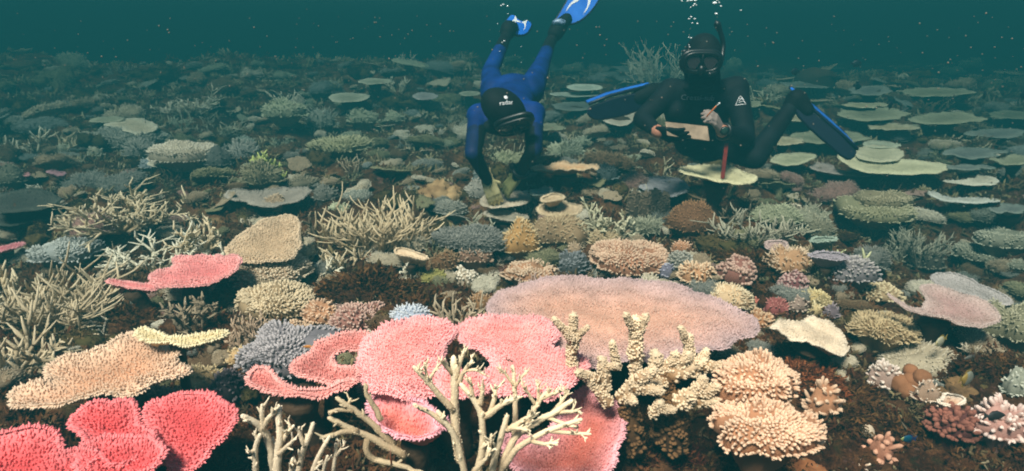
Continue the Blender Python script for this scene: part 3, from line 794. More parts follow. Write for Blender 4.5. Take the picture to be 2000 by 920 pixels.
table('dusky pink plate coral with an upcurled left edge, at right', [
    ([(1720,584),(1742,597),(1772,612),(1800,616),(1806,598),(1790,576),(1812,562),(1862,576),(1916,601),(1941,626),(1943,643),(1910,651),(1862,646),(1800,630),(1750,611)], dict(tilt=(-.06, .24), cup=.03))],
    ('98726e', 'bc9c96', 'c4a8a4'), h=.16, sp=.009, nl=.007, nr=.0024, short='dusky pink plate coral')
table('grey mauve plate coral behind the dusky pink plate', [
    ([(1812,545),(1850,541),(1890,555),(1930,575),(1975,598),(1960,612),(1925,602),(1880,580),(1830,572)], {})],
    ('86807f', 'aca5a6', 'b4acae'), h=.12, sp=.010, nl=.008, short='grey mauve plate coral')
table('bright pink table coral with a long left arm, on the left', [
    ([(292,560),(298,538),(345,530),(335,506),(380,502),(420,505),(470,508),(472,525),(464,546),(430,560),(380,570),(320,573)], dict(tilt=(.02, .2), cup=.02, und=.02)),
    ([(207,548),(230,545),(262,552),(306,555),(306,567),(262,563),(225,558)], dict(cup=.0))],
    ('d06c6c', 'f0a29e', 'f6b0ac'), h=.15, sp=.0095, nl=.009, nr=.0028, short='bright pink table coral')
table('narrow pink plate coral at the left frame edge', [([(-30,486),(10,480),(48,470),(50,477),(20,488),(-30,494)], {})], ('d0707c', 'ec98a0', 'f0a8ae'), h=.12, cup=0, short='pink strip coral')
table('tilted tan plate coral between staghorn branches, left of the middle', [([(438,492),(455,470),(475,455),(530,430),(575,424),(592,458),(580,500),(560,512),(515,516),(460,511)], dict(tilt=(-.15, .3), cup=.012))],
    ('b08a64', 'd6b48c', 'dcbc98'), h=.13, sp=.009, nl=.008, short='tan plate coral')
table('small pale cream plate coral at the edge of the brown algae rock', [([(768,496),(790,493),(815,503),(836,512),(828,520),(800,514),(775,508)], {})], ('d8b088', 'f0d0a8', 'f0d0a8'), h=.10, short='small cream plate', sp=.012, nl=.008)

# --- branching corals traced branch by branch
CREAM = ('ccaa7c', 'f6e2ba')
traced_staghorn('tall cream staghorn coral in front of the pink table coral', (930, 960, 1.2), [
    (8.1, [(912,985,1.21),(905,908,1.2),(888,847,1.2),(855,803,1.19)]), (5.9, [(872,830,1.2),(840,806,1.19),(808,790,1.17)]),
    (10.4, [(900,900,1.21),(888,835,1.21),(888,792,1.22),(888,740,1.22),(886,697,1.23)]), (4.4, [(883,730,1.22),(872,716,1.21),(862,706,1.2)]),
    (5.2, [(889,742,1.22),(898,712,1.22),(906,686,1.22)]), (5.2, [(894,752,1.22),(906,726,1.21),(923,704,1.2)]), (3.7, [(908,724,1.21),(928,722,1.2),(948,732,1.18)]),
    (6.7, [(884,800,1.21),(858,772,1.2),(836,745,1.19),(808,716,1.18)]), (3.7, [(838,748,1.19),(832,728,1.19),(829,708,1.19)]), (3.7, [(836,746,1.19),(848,726,1.19),(856,712,1.19)]),
    (8.1, [(928,985,1.17),(936,905,1.17),(943,870,1.17),(943,823,1.17),(931,786,1.17),(900,750,1.17)]), (6.7, [(945,815,1.17),(982,789,1.16),(1014,776,1.15)]),
    (5.2, [(938,790,1.17),(942,768,1.17),(943,750,1.17)]), (4.4, [(924,776,1.17),(920,756,1.17),(918,738,1.16)]), (5.2, [(956,806,1.17),(966,780,1.17),(970,754,1.17)]),
    (8.1, [(955,985,1.15),(962,905,1.15),(979,855,1.15),(990,812,1.15)]), (5.9, [(990,840,1.15),(1018,824,1.14),(1044,806,1.13)]), (4.4, [(992,836,1.15),(1014,836,1.13),(1036,842,1.11)]),
    (8.1, [(975,930,1.16),(996,866,1.16),(1020,838,1.16),(1068,815,1.15),(1118,782,1.14)]), (4.4, [(1076,810,1.15),(1094,788,1.15),(1111,763,1.15)]), (4.4, [(1070,816,1.15),(1098,826,1.13),(1128,836,1.11)]), (4.4, [(1088,806,1.15),(1112,804,1.13),(1134,804,1.12)]),
    (6.7, [(985,915,1.13),(1008,874,1.12),(1066,842,1.10),(1136,819,1.08)]), (4.4, [(1074,842,1.1),(1114,846,1.08),(1154,848,1.06)]), (4.4, [(1040,862,1.1),(1064,868,1.08),(1090,864,1.07)]),
    (5.9, [(1004,850,1.2),(1007,800,1.21),(1006,760,1.21),(1001,714,1.22)]), (3.7, [(1003,752,1.21),(990,734,1.21),(976,718,1.2)]), (3.7, [(1006,756,1.21),(1018,738,1.2),(1029,724,1.2)]),
    (5.9, [(1030,830,1.19),(1044,798,1.19),(1056,778,1.19),(1076,760,1.19)]), (3.7, [(1046,790,1.19),(1030,766,1.19),(1018,748,1.19)]), (3.7, [(1052,784,1.19),(1052,768,1.19),(1051,750,1.19)]), (4.4, [(1060,778,1.19),(1078,770,1.18),(1096,762,1.17)]),
    (4.4, [(950,890,1.14),(958,868,1.13),(960,848,1.13)]), (5.2, [(925,920,1.13),(948,898,1.12),(958,876,1.11)]),
    ], CREAM, short='tall cream staghorn', twig=6, tl=.020)
traced_staghorn('thin cream staghorn coral reaching left below the rose plate', (800, 930, 1.3), [
    (7, [(770,870,1.27),(722,823,1.27),(691,801,1.26),(657,777,1.25)]), (5, [(690,801,1.26),(664,800,1.25),(642,805,1.23)]), (4, [(680,796,1.26),(682,788,1.26),(685,778,1.26)]),
    (8, [(790,890,1.25),(722,853,1.25),(685,838,1.24),(642,816,1.23)]), (6, [(698,842,1.24),(660,846,1.22),(626,856,1.2)]),
    (6, [(745,820,1.27),(732,795,1.28),(716,772,1.28),(713,750,1.28)]), (7, [(720,850,1.25),(712,878,1.24),(728,899,1.24),(762,903,1.24),(830,925,1.24)]),
    ], ('a8875c', 'dcc49a'), short='thin cream staghorn', twig=2, tl=.025)
traced_staghorn('pale cream staghorn coral at the bottom edge left of the middle', (545, 1000, 1.14), [
    (8.8, [(538,1000,1.12),(534,914,1.12),(526,865,1.12),(510,830,1.11),(473,812,1.09)]), (5.6, [(514,838,1.11),(512,812,1.11),(512,790,1.11)]), (5.6, [(514,834,1.11),(528,812,1.11),(543,795,1.11)]),
    (9.6, [(542,1000,1.1),(541,914,1.1),(547,853,1.11),(544,793,1.12)]), (4.8, [(548,868,1.11),(560,848,1.11),(574,831,1.11)]), (4.8, [(545,888,1.1),(560,872,1.09),(578,857,1.08)]),
    (7.2, [(506,990,1.1),(500,908,1.1),(497,871,1.1),(508,848,1.1)]), (4.0, [(497,880,1.1),(490,884,1.09),(482,882,1.08)]),
    (7.2, [(575,1000,1.12),(583,914,1.12),(596,872,1.12),(612,826,1.13)]), (4.8, [(596,872,1.12),(586,852,1.12),(584,834,1.12)]), (6.4, [(600,1000,1.1),(614,908,1.1),(628,880,1.1),(644,852,1.1)]), (4.8, [(640,960,1.12),(654,905,1.12),(656,866,1.12)]), (4.0, [(655,890,1.12),(664,880,1.12),(669,874,1.12)]),
    (5.6, [(560,990,1.08),(566,930,1.08),(572,895,1.07)]), (4.8, [(625,990,1.08),(632,920,1.07),(640,890,1.06)]),
    ], ('b89c78', 'f0dcbc'), short='pale bottom staghorn', twig=3, tl=.024)
stubby('cream yellow coral of thick bumpy branches in front of the mauve table coral', (1270, 800, 1.42), [
    (1118,690,1.47,1120,615,1.47,9.9),(1118,665,1.46,1082,622,1.44,7.2),(1122,665,1.47,1148,638,1.45,6.3),(1116,730,1.47,1118,680,1.47,10.8),
    (1243,700,1.46,1242,622,1.46,12.5),(1242,650,1.46,1222,614,1.44,8.1),(1246,650,1.46,1262,616,1.46,9.0),(1243,760,1.46,1243,690,1.46,12.5),
    (1182,760,1.42,1175,700,1.42,10.8),(1205,720,1.44,1196,668,1.43,8.1),(1180,720,1.42,1205,712,1.40,7.2),(1165,745,1.41,1128,727,1.38,9.9),(1190,790,1.40,1150,740,1.40,9.9),
    (1215,780,1.40,1245,740,1.38,13.4),(1245,740,1.38,1278,722,1.37,10.8),(1240,755,1.38,1292,765,1.36,10.8),(1225,775,1.38,1240,785,1.35,9.0),
    (1285,740,1.44,1280,690,1.44,13.4),(1300,730,1.44,1320,690,1.43,10.8),(1320,720,1.44,1345,690,1.42,10.8),(1345,700,1.45,1345,655,1.45,9.9),(1345,670,1.45,1328,640,1.44,7.2),
    (1310,735,1.43,1375,705,1.43,13.4),(1375,715,1.43,1425,718,1.41,9.9),(1350,735,1.43,1380,685,1.45,9.9),(1325,790,1.38,1370,755,1.36,15.2),(1365,770,1.36,1375,738,1.36,10.8),
    (1370,770,1.36,1402,755,1.35,10.8),(1365,785,1.36,1400,785,1.34,9.9),(1275,810,1.38,1290,785,1.36,10.8),(1285,800,1.37,1318,800,1.35,9.0),(1300,745,1.42,1260,760,1.40,9.0),
    (1235,880,1.42,1225,770,1.40,19.7),(1320,880,1.42,1322,775,1.40,19.7),(1290,860,1.44,1300,735,1.43,17.9)], ('8c6844', 'ead0aa'), short='bumpy yellow coral')

# --- finger and cushion corals, near to far:  label, cx, cy, w, h, colours, style
TAN = ('a08060', 'e4c6a4'); PEACH = ('a87858', 'ecc09c'); BROWN = ('6a4a32', 'a8845c'); GREYB = ('6c7078', 'a8b0b8'); MAUVE = ('8a6a74', 'd0aeb4'); OLIVE = ('7c6c44', 'cabc8c')
def F(label, cx, cy, w, hp, col, style='finger', short=None, **k): return cushion(label, cx, cy, w, hp, col, style, short=short, **k)
F('peach finger coral cushion at the right, hindmost of two big ones', 1482, 755, 185, 105, PEACH, 'finger', 'hind peach cushion', dens=.50, ls=.66, z=.06, flat=.3, rzk=.5)
F('peach finger coral cushion at the right, foremost of two big ones', 1480, 832, 212, 110, PEACH, 'finger', 'front peach cushion', dens=.47, ls=.62, z=.03, flat=.25, rzk=.36)
F('small upright peach finger coral right of the two peach cushions', 1606, 790, 74, 92, PEACH, 'thick', 'small peach fingers', dens=.7, ls=.8)
F('pinkish tan finger coral cushion behind the mauve table coral', 1228, 508, 160, 60, ('a8785c', 'e8c0a0'), 'finger', 'pinkish tan cushion', dens=.75, ls=.8, flat=.25, h=.06)
F('pale tan finger coral touching the mauve table coral at left', 1034, 536, 112, 48, ('ac8060', 'e6c4a4'), 'finger', 'pale tan cushion', dens=.75, ls=.8, flat=.35)
F('dark grey finger coral between two tan cushions', 1118, 524, 68, 42, ('4a4c50', '8a9098'), 'finger', None, dens=.7, ls=.7)
F('peach fan of fingers behind the mauve table coral', 1363, 542, 76, 46, ('b08460', 'ecc8a0'), 'finger', 'peach finger fan', dens=.8, flat=.4)
F('cream finger coral behind the right end of the mauve table coral', 1420, 588, 92, 50, ('d0a878', 'fae4ba'), 'spiky', 'cream fan coral', dens=.7, ls=.7)
F('dull pink knobbly coral on the brown slope', 1440, 542, 82, 52, ('8a5c50', 'd4a694'), 'cauli', 'dull pink knobbly coral', dens=.55, ls=.6)
F('small rose cauliflower coral on the brown slope', 1550, 556, 54, 34, ('7c4c4c', 'c89c98'), 'cauli', 'rose cauliflower coral', dens=.5, ls=.5, name='cauliflower_coral', cat='cauliflower coral')
F('peach spiky finger coral on top of the brown slope', 1536, 518, 92, 50, ('b08864', 'f0d0ac'), 'spiky', 'peach spiky coral', ls=1.0)
F('mauve grey finger coral on the far side of the brown slope', 1650, 534, 110, 56, ('787078', 'bcb2b4'), 'finger', 'mauve grey coral', dens=.8, ls=.7)
F('tan finger coral just below the mauve grey one', 1706, 572, 96, 38, ('a08258', 'e2cc9c'), 'finger', 'tan slope coral', dens=.8, ls=.7)
F('wide olive tan finger coral left of the dusky pink plate', 1718, 641, 146, 56, ('8a6c40', 'dabe88'), 'spiky', 'olive tan cushion', dens=.75, ls=.55, flat=.3, h=.05)
F('pale green finger coral at the right frame edge below the plates', 1964, 643, 120, 74, ('7c7858', 'c8c2a0'), 'spiky', 'pale green right cushion', dens=.8, ls=.6, flat=.3, h=.04)
F('small yellow finger coral above the cream lettuce coral', 1590, 585, 54, 28, ('b89c58', 'f0dc98'), 'fine', 'small yellow coral', ls=1.2)
F('pale yellow sprig of coral above the cream lettuce coral', 1592, 612, 34, 24, ('c0a468', 'f4e2ac'), 'spiky', None, ls=.6)
F('olive finger coral tucked under the small yellow one', 1606, 598, 40, 26, ('8c7844', 'd0b87c'), 'finger', None, dens=.6, ls=.5)
F('small purple grey coral above the cream lettuce coral', 1622, 615, 36, 30, ('74606c', 'ac98a4'), 'fine', None)
F('dull pink rosette coral left of the small yellow corals', 1516, 608, 52, 34, ('8c4c48', 'cc8c80'), 'fine', 'pink rosette coral', flat=.2)
F('pink grey finger coral between the rosette and the yellow sprig', 1552, 598, 52, 32, ('94786c', 'd0b4a0'), 'finger', None, dens=.6, ls=.5)
F('little salmon pink coral right of the cream finger coral', 1478, 594, 28, 20, ('b06454', 'e89c88'), 'fine', None)
F('small peach finger coral under the right end of the mauve table coral', 1480, 632, 60, 40, ('b07c54', 'e4b88c'), 'finger', None, dens=.7, ls=.6)
F('white and pink finger coral left of the brown soft coral', 1722, 738, 66, 92, ('b08c80', 'f0dcd0'), 'thick', 'white pink fingers', dens=.5, ls=.6)
F('white tipped finger coral right of the brown soft coral', 1806, 776, 56, 46, ('b08a70', 'ecd4c0'), 'spiky', None, ls=.6)
F('dark red cauliflower coral in the lower right shade', 1856, 838, 104, 70, ('58302c', '98604f'), 'cauli', 'dark red cauliflower coral', dens=.62, ls=.8, name='cauliflower_coral', cat='cauliflower coral')
F('pale pink finger coral in the lower right corner', 1952, 836, 112, 78, ('b4887c', 'f4d4cc'), 'thick', 'pale pink corner coral', dens=.62, ls=.8)
F('greenish white finger coral at the right frame edge', 1978, 762, 66, 54, ('8c9080', 'd4d8c8'), 'spiky', None, ls=.5)
F('peach knobbed coral at the bottom edge on the right', 1714, 886, 66, 72, ('a47058', 'dca68a'), 'cauli', 'peach knobbed coral', dens=.8, ls=1.0)
F('tiny pale finger tuft at the bottom edge on the right', 1682, 914, 40, 22, ('c09070', 'f8dcc0'), 'spiky', None, ls=.6)
table('peach disc coral with a pale rim left of the dark red coral', [([(1818,800),(1832,782),(1860,778),(1884,792),(1880,800),(1862,806),(1838,806)], dict(tilt=(-.2,.15)))], ('b07858', 'd8ac88', 'f0dcc8'), h=.06, sp=.009, nl=.006, short='peach disc coral')
# left of the middle
F('lavender blue finger coral between the tan cushions and the rose plate', 574, 690, 186, 92, ('706a74', 'bab2ba'), 'finger', 'lavender coral', dens=.62, ls=.62, flat=.3, h=.03)
F('dark purple finger coral in the shade of the rose plate', 452, 762, 76, 88, ('4a3c44', '907c84'), 'finger', 'dark purple coral', dens=.6, ls=.6)
F('cream yellow finger coral right of the peach orange plate', 396, 748, 92, 52, ('c09858', 'f4d89c'), 'spiky', 'cream yellow fingers', dens=.9, ls=.7)
F('tiny cream yellow finger coral left of the lavender coral', 472, 702, 52, 36, ('c09658', 'f4d498'), 'spiky', None, ls=.6)
F('greyish mauve finger coral behind the red table coral', 318, 780, 76, 40, ('6c5450', 'b09488'), 'finger', None, dens=.7, ls=.6)
F('tan knobbly finger coral right of the bright pink table', 532, 536, 146, 62, ('a88868', 'e8d0ae'), 'finger', 'knobbly tan coral', dens=.72, ls=.7, flat=.35)
F('wide golden tan finger coral behind the lavender coral', 546, 596, 164, 72, ('a08258', 'e4caa0'), 'finger', 'golden tan coral', dens=.68, ls=.75, flat=.35)
F('peach tan finger coral right of the golden tan one', 630, 618, 76, 46, ('a87c5c', 'e6bc98'), 'finger', None, dens=.66, ls=.6)
F('pinkish brown finger coral behind the rose plate', 704, 622, 108, 50, ('94685c', 'd8ac9c'), 'finger', 'pinkish brown coral', dens=.66, ls=.6)
F('small peach finger coral between golden tan and lavender corals', 590, 648, 66, 36, ('b08460', 'e4c09c'), 'finger', None, dens=.6, ls=.5)
F('light blue finger coral peeping out behind the pink table coral', 800, 613, 82, 22, ('90a0b8', 'd0dce8'), 'spiky', 'light blue coral', ls=.5, z=.12)
F('white cauliflower coral in the middle', 911, 553, 54, 50, ('b8a48c', 'f0e4d0'), 'cauli', 'white cauliflower coral', dens=.62, ls=.6, name='cauliflower_coral', cat='cauliflower coral')
F('small lime yellow coral in the middle', 849, 542, 52, 26, ('8c8420', 'ccc450'), 'spiky', 'lime yellow coral', ls=.45)
F('brown finger coral behind the lime yellow one', 872, 518, 72, 40, ('6c4c30', 'b08c60'), 'spiky', None, ls=.6)
F('tan spiky finger coral left of the mauve table coral', 938, 598, 52, 36, ('8c6844', 'd0ac84'), 'spiky', None, ls=.6)
F('grey blue finger coral below the diver, wide and dark', 918, 470, 138, 50, ('5a5c58', '9c9e98'), 'spiky', 'grey blue cushion', dens=.9, ls=.7, flat=.3)
F('light blue grey flat finger coral at far left', 134, 496, 116, 44, ('949c9c', 'd0d6d4'), 'finger', 'blue grey flat coral', dens=.65, ls=.6, flat=.25, h=.05)
F('cream pompom coral on the edge of the brown algae rock', 600, 498, 44, 30, ('b8a47c', 'ecdcb8'), 'spiky', None, ls=.5)
# ------------------------------------------------------------------ staghorn thickets and the middle distance
BONE = ('b89868', 'f4deb4'); DRAB = ('9c8058', 'e0c8a0'); DARKB = ('5c4a34', 'a89070'); GREEN = ('86846a', 'ccc8aa'); PALE = ('c0b494', 'f6f0d8')
def S(label, cx, by, w, hp, col, short=None, **k): return staghorn(label, cx, by, w, hp, col, short=short, **k)
S('dense drab staghorn thicket at the left edge behind the peach plate', 120, 640, 262, 128, DRAB, 'left drab thicket', n=100, lev=1, spread=.8, r=.0105, up=.14, ntw=3)
S('drab staghorn branches sprawling flat in the lower left corner', 30, 722, 190, 100, DRAB, 'sprawling staghorn', n=48, lev=1, spread=1.15, r=.0105, up=.02)
S('cream staghorn coral at the left frame edge under the pink strip', 28, 585, 130, 90, BONE, 'left edge staghorn', n=9, lev=1, spread=.9, r=.0125)
S('big cream staghorn coral with crossing antlers in front of the white table', 232, 445, 215, 100, BONE, 'big cream antlers', n=34, lev=2, spread=1.0, r=.0125, up=.06)
S('cream staghorn coral lying low above the bright pink table', 300, 524, 270, 84, PALE, 'low cream staghorn', n=26, lev=2, spread=1.12, r=.0125, up=.04, lean=(-.15, 0))
S('cream staghorn coral standing behind the bright pink table', 396, 505, 90, 96, BONE, 'upright cream staghorn', n=8, lev=2, spread=.55, r=.012)
S('small cream staghorn right of the big cream antlers', 352, 432, 84, 62, BONE, None, n=9, lev=1, spread=.8, r=.011)
S('single bare staghorn branch leaning over the tan plate coral', 476, 528, 96, 66, PALE, None, n=4, lev=2, spread=1.0, r=.011, parts=True)
S('dark brown staghorn coral under the bright pink table', 386, 642, 122, 76, DARKB, 'dark brown staghorn', n=9, lev=2, spread=.95, r=.010)
S('tan staghorn tangle between yellow crescent and golden tan corals', 482, 688, 112, 92, ('7c6048', 'cca888'), 'tan tangle', n=11, lev=2, spread=.9, r=.0095)
S('wide tan staghorn thicket left of the middle', 742, 482, 236, 104, ('a48458', 'ead0a2'), 'wide tan thicket', n=85, lev=1, spread=.75, r=.0095, up=.2)
S('tan staghorn patch below the wide tan thicket', 680, 520, 120, 56, BONE, None, n=14, lev=1, spread=.8, r=.010)
S('dark antler shaped staghorn coral left of the wide tan thicket', 632, 470, 88, 86, ('5a4a38', '9c8868'), 'dark antler coral', n=6, lev=2, spread=.8, r=.012)
S('pale staghorn twigs on the edge of the brown algae rock', 626, 528, 110, 48, PALE, None, n=8, lev=1, spread=1.0, r=.009)
S('greenish cream staghorn coral in front of the dark finger columns', 1180, 462, 128, 78, ('8c8464', 'd8d2ac'), 'greenish cream staghorn', n=10, lev=2, spread=.85, r=.0115)
S('grey staghorn sprig left of the tan draped plate', 940, 452, 56, 56, GREEN, None, n=6, lev=1, spread=.7, r=.009)
S('broken white staghorn twig on the brown algae rock', 790, 540, 36, 40, PALE, None, n=4, lev=1, spread=.7, r=.009)
S('grey green staghorn thicket on the right slope', 1470, 470, 176, 66, ('76705a', 'bcb69c'), 'grey green slope thicket', n=30, lev=1, spread=.85, r=.009)
S('pale staghorn coral on the crest of the right slope', 1536, 462, 130, 52, GREEN, 'pale crest staghorn', n=18, lev=1, spread=.8, r=.009)
S('brown staghorn coral between blue grey plate and right slope', 1436, 432, 72, 44, DARKB, None, n=10, lev=1, spread=.7, r=.010)
S('dull green bushy staghorn coral at the foot of the right slope', 1568, 502, 72, 46, DRAB, None, n=12, lev=1, spread=.7, r=.009)
S('thin yellow green staghorn twigs in the right gully', 1652, 512, 64, 50, ('808050', 'd0d498'), None, n=6, lev=1, spread=1.0, r=.009)
S('grey green staghorn bush in the right gully below the yellow cushion', 1790, 520, 150, 92, ('787462', 'c0bca2'), 'gully staghorn bush', n=24, lev=2, spread=.7, r=.009, up=.16)
S('bare staghorn branches sprawling in front of the black diver', 1286, 352, 96, 52, ('8c8060', 'd0c8a0'), 'bare branches', n=7, lev=1, spread=1.05, r=.011)
S('small pale green staghorn tuft beneath the blue diver', 1010, 304, 40, 34, GREEN, None, n=8, lev=0, spread=.9, r=.010)
S('pale staghorn twig beside the far glove of the blue diver', 1028, 364, 44, 22, PALE, None, n=5, lev=0, spread=1.1, r=.009)
S('large hazy staghorn coral far left of the blue diver', 366, 224, 110, 58, PALE, 'hazy staghorn', n=26, lev=2, spread=.95, r=.016)
S('hazy staghorn thicket on the mound behind the black diver', 1288, 178, 150, 108, PALE, 'mound staghorn', n=26, lev=2, spread=.75, r=.018)
S('pale staghorn branches at the far left below the ridge', 60, 300, 120, 56, PALE, 'pale left branches', n=9, lev=1, spread=1.0, r=.016)
S('thick pale fingered staghorn right of the far left branches', 112, 300, 96, 52, BONE, None, n=9, lev=1, spread=.8, r=.018)
S('pale green staghorn right of the white table coral', 420, 262, 120, 42, GREEN, None, parts=True, n=14, lev=1, spread=.9, r=.014)
S('pale antlers lying on the reef near the tan wedge coral', 560, 200, 70, 34, PALE, None, n=7, lev=1, spread=1.1, r=.018)
S('thin pale staghorn beyond the yellowish far plates', 780, 180, 64, 36, PALE, None, n=8, lev=1, spread=.7, r=.018)
S('lone hooked white staghorn twig on the far reef', 724, 238, 20, 26, PALE, None, n=1, lev=1, spread=.3, r=.018)
S('lime green staghorn coral right of the white table coral', 522, 332, 62, 44, ('8c9c28', 'd0e060'), 'lime green staghorn', n=12, lev=1, spread=.55, r=.014)
S('small lime green twig beside the lime green staghorn', 552, 342, 28, 22, ('8c9c28', 'd0e060'), None, n=4, lev=0, spread=.8, r=.012)
S('pale bare branch in the dark gully at far right', 1932, 274, 60, 34, PALE, None, n=3, lev=1, spread=1.0, r=.016)

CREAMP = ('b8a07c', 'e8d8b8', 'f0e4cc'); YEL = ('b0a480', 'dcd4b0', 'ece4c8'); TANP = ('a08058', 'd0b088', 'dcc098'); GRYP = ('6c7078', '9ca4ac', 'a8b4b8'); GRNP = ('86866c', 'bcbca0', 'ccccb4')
def T(label, poly, col, short=None, **k): return table(label, [(poly, {})], col, short=short, **k)
def ell(cx, cy, w, hp, seed=0, n=14, a0=0.0):
    r = np.random.RandomState(seed + 31); k = 1 + .16 * (r.rand(n) - .5) * 2
    return [(cx + w / 2 * math.cos(a0 + i * 6.2832 / n) * k[i], cy + hp / 2 * math.sin(a0 + i * 6.2832 / n) * k[i]) for i in range(n)]
F('thick white flat topped table coral at left, on a dark stem', 362, 306, 132, 46, ('b8a890', 'f4e8d4'), 'fine', 'white table coral', flat=.16, h=.12, rzk=.34, name='table_coral', cat='table coral', lob=.06)
T('grey brown plate coral with a raised middle, left of the middle', [(437,385),(455,376),(500,378),(540,372),(600,370),(618,376),(600,388),(590,402),(560,404),(530,414),(505,410),(480,400),(450,396)], ('7c7068', 'a89c90', 'b0a69c'), 'grey brown plate', h=.12)
F('round tan coral on top of the grey brown plate', 540, 398, 46, 24, TAN, 'fine', None, h=.10)
T('tan orange table coral with a rippled rim, right of the blue diver', [(1028,333),(1050,326),(1070,328),(1090,321),(1120,324),(1150,326),(1176,328),(1160,336),(1120,341),(1070,341)], ('b08050', 'e0b484', 'e8c498'), 'tan orange table', h=.16, und=.03)
T('pale yellow plate coral with a red stick standing on it', [(1320,336),(1345,330),(1380,327),(1420,330),(1450,338),(1482,354),(1478,364),(1440,367),(1400,362),(1360,352),(1330,345)], ('a49c70', 'cfc894', 'd8d2a4'), 'yellow plate with stick', z=.20, und=.014, tilt=(-.04, .12))
T('blue grey plate coral left of the yellow plate', [(1243,362),(1262,351),(1300,350),(1330,356),(1346,368),(1340,384),(1310,392),(1275,384),(1250,374)], ('747480', 'a2a2ae', 'a8a8b2'), 'blue grey plate', h=.07)
T('tan plate coral right of the glove of the blue diver, lower of two', [(1045,424),(1060,404),(1090,398),(1125,404),(1142,416),(1130,426),(1090,429)], TANP, 'lower tan plate', h=.13)
T('tan plate coral right of the glove of the blue diver, upper of two', [(1050,398),(1066,388),(1090,384),(1106,392),(1096,402),(1066,404)], TANP, 'upper tan plate', h=.17)
T('grey green plate coral just behind the two tan plates', [(1034,380),(1052,374),(1076,375),(1080,383),(1060,389),(1038,388)], ('6c8078', '94a89c', 'a0b4a8'), 'grey green plate', h=.15)
T('pale coral plate under the yellow glove of the blue diver', [(936,392),(960,378),(1000,374),(1036,380),(1040,394),(1010,406),(970,410),(942,404)], ('a89078', 'd4c0a4', 'd8c8b0'), 'gloved plate', h=.10, cup=.01)
T('grey edged plate coral below the gloved hand', [(940,424),(970,416),(1010,424),(1040,432),(1010,438),(960,434)], ('7c7464', 'a89c88', 'b4a896'), None, h=.10)
T('huge pale yellow plate coral by the fin of the black diver, main layer', [(1622,306),(1660,303),(1700,318),(1740,313),(1790,318),(1840,322),(1858,332),(1840,342),(1780,345),(1720,346),(1670,336)], ('a8a47c', 'd4d0a4', 'dcd8b0'), 'huge yellow plate', h=.10)
T('pale yellow upper plate on top of the huge pale yellow plate', [(1664,296),(1700,287),(1740,290),(1764,300),(1762,314),(1730,320),(1690,318),(1668,308)], ('9c9878', 'c8c4a0', 'd0ccac'), 'upper yellow plate', h=.15)
T('thin grey plate at the back of the pale yellow plates', [(1682,286),(1700,279),(1740,280),(1762,286),(1740,293),(1700,293)], ('88927c', 'b0b8a0', 'b8c0a8'), None, h=.18)
T('olive plate coral left of the huge pale yellow plate', [(1502,314),(1530,304),(1570,302),(1600,306),(1580,316),(1560,326),(1530,328),(1508,322)], ('8c8c68', 'bcbc94', 'c8c8a4'), 'olive plate', h=.10)
T('pinkish grey plate coral just below the olive plate', [(1578,328),(1598,320),(1620,324),(1632,336),(1680,340),(1720,346),(1690,350),(1630,344),(1590,336)], ('80706c', 'ac9c98', 'b4a8a4'), 'pinkish grey plate', h=.09)
T('pale notched plate coral at right, upper of two crescents', [(1832,352),(1870,354),(1892,352),(1884,340),(1910,337),(1945,346),(1960,358),(1930,363),(1880,361)], ('a8a08c', 'd4ccb8', 'dcd8c8'), 'upper crescent', h=.09, cup=.0)
T('pale crescent plate coral at right, lower of two crescents', [(1810,374),(1824,374),(1840,384),(1880,389),(1920,386),(1950,388),(1952,395),(1910,398),(1860,396),(1826,387)], ('a0a098', 'ccccc4', 'd4d8d4'), 'lower crescent', h=.09, cup=.0)
F('yellow green shaggy cushion coral at right', 1704, 414, 146, 44, ('989064', 'dcd4a8'), 'spiky', 'yellow shaggy cushion', flat=.22, ls=.7, h=.05)
F('round tan table of short fingers behind the yellow shaggy cushion', 1730, 395, 106, 32, ('8c7c58', 'd0c098'), 'finger', 'round tan table', flat=.2, ls=.5, h=.14, name='table_coral', cat='table coral')
F('small olive knob left of the lower crescent', 1800, 377, 32, 16, OLIVE, 'fine', None)
F('pale finger coral in the dark gully, upper one at the right edge', 1952, 474, 110, 42, ('80806c', 'c8c8b0'), 'finger', 'upper gully coral', flat=.25, ls=.6, h=.05)
F('pale finger coral in the dark gully, lower and further left', 1910, 497, 98, 34, ('7c7c68', 'bcbca4'), 'finger', None, flat=.25, ls=.6, h=.02)
F('small pale coral at the right frame edge in the gully', 1988, 520, 44, 18, ('7c7c68', 'b8b8a0'), 'finger', None, ls=.5)
F('drab finger coral in shade below the two crescents', 1940, 428, 90, 30, ('54584c', '80887c'), 'finger', None, flat=.25, ls=.5)
F('dark knobbly coral under the gully staghorn bush', 1806, 520, 60, 46, ('4c4438', '8c8470'), 'cauli', None, ls=.6)
F('grey blue bushy coral behind the white table coral', 262, 280, 150, 36, ('82847c', 'bcbcb0'), 'spiky', 'grey blue bush', flat=.3)
F('grey blue coral mound left of the white table coral', 276, 303, 62, 36, ('80827c', 'b8b8ae'), 'spiky', None)
F('small bluish coral tuft below the white table coral', 292, 326, 36, 16, ('8494a0', 'b8c8d0'), 'spiky', None, ls=.6)
T('creamy plate coral of ragged outline behind the grey blue bush', [(200,247),(225,240),(246,232),(272,233),(300,240),(312,252),(300,260),(285,262),(270,268),(258,262),(240,258),(236,250)], ('b09c80', 'dcd0b0', 'e4dcc4'), 'ragged cream plate', h=.12)
T('olive cream plate beyond the ragged cream plate', [(168,236),(195,230),(240,229),(246,236),(220,242),(185,242)], ('88886c', 'b8b898', 'c0c0a4'), None, h=.12)
F('grey blue bushy coral right of the white table coral', 478, 306, 66, 34, ('7a807c', 'b0b2a8'), 'spiky', 'grey blue shrub coral')
F('grey mound coral partly behind the white table coral', 434, 320, 60, 50, ('585c58', '848880'), 'fine', None)
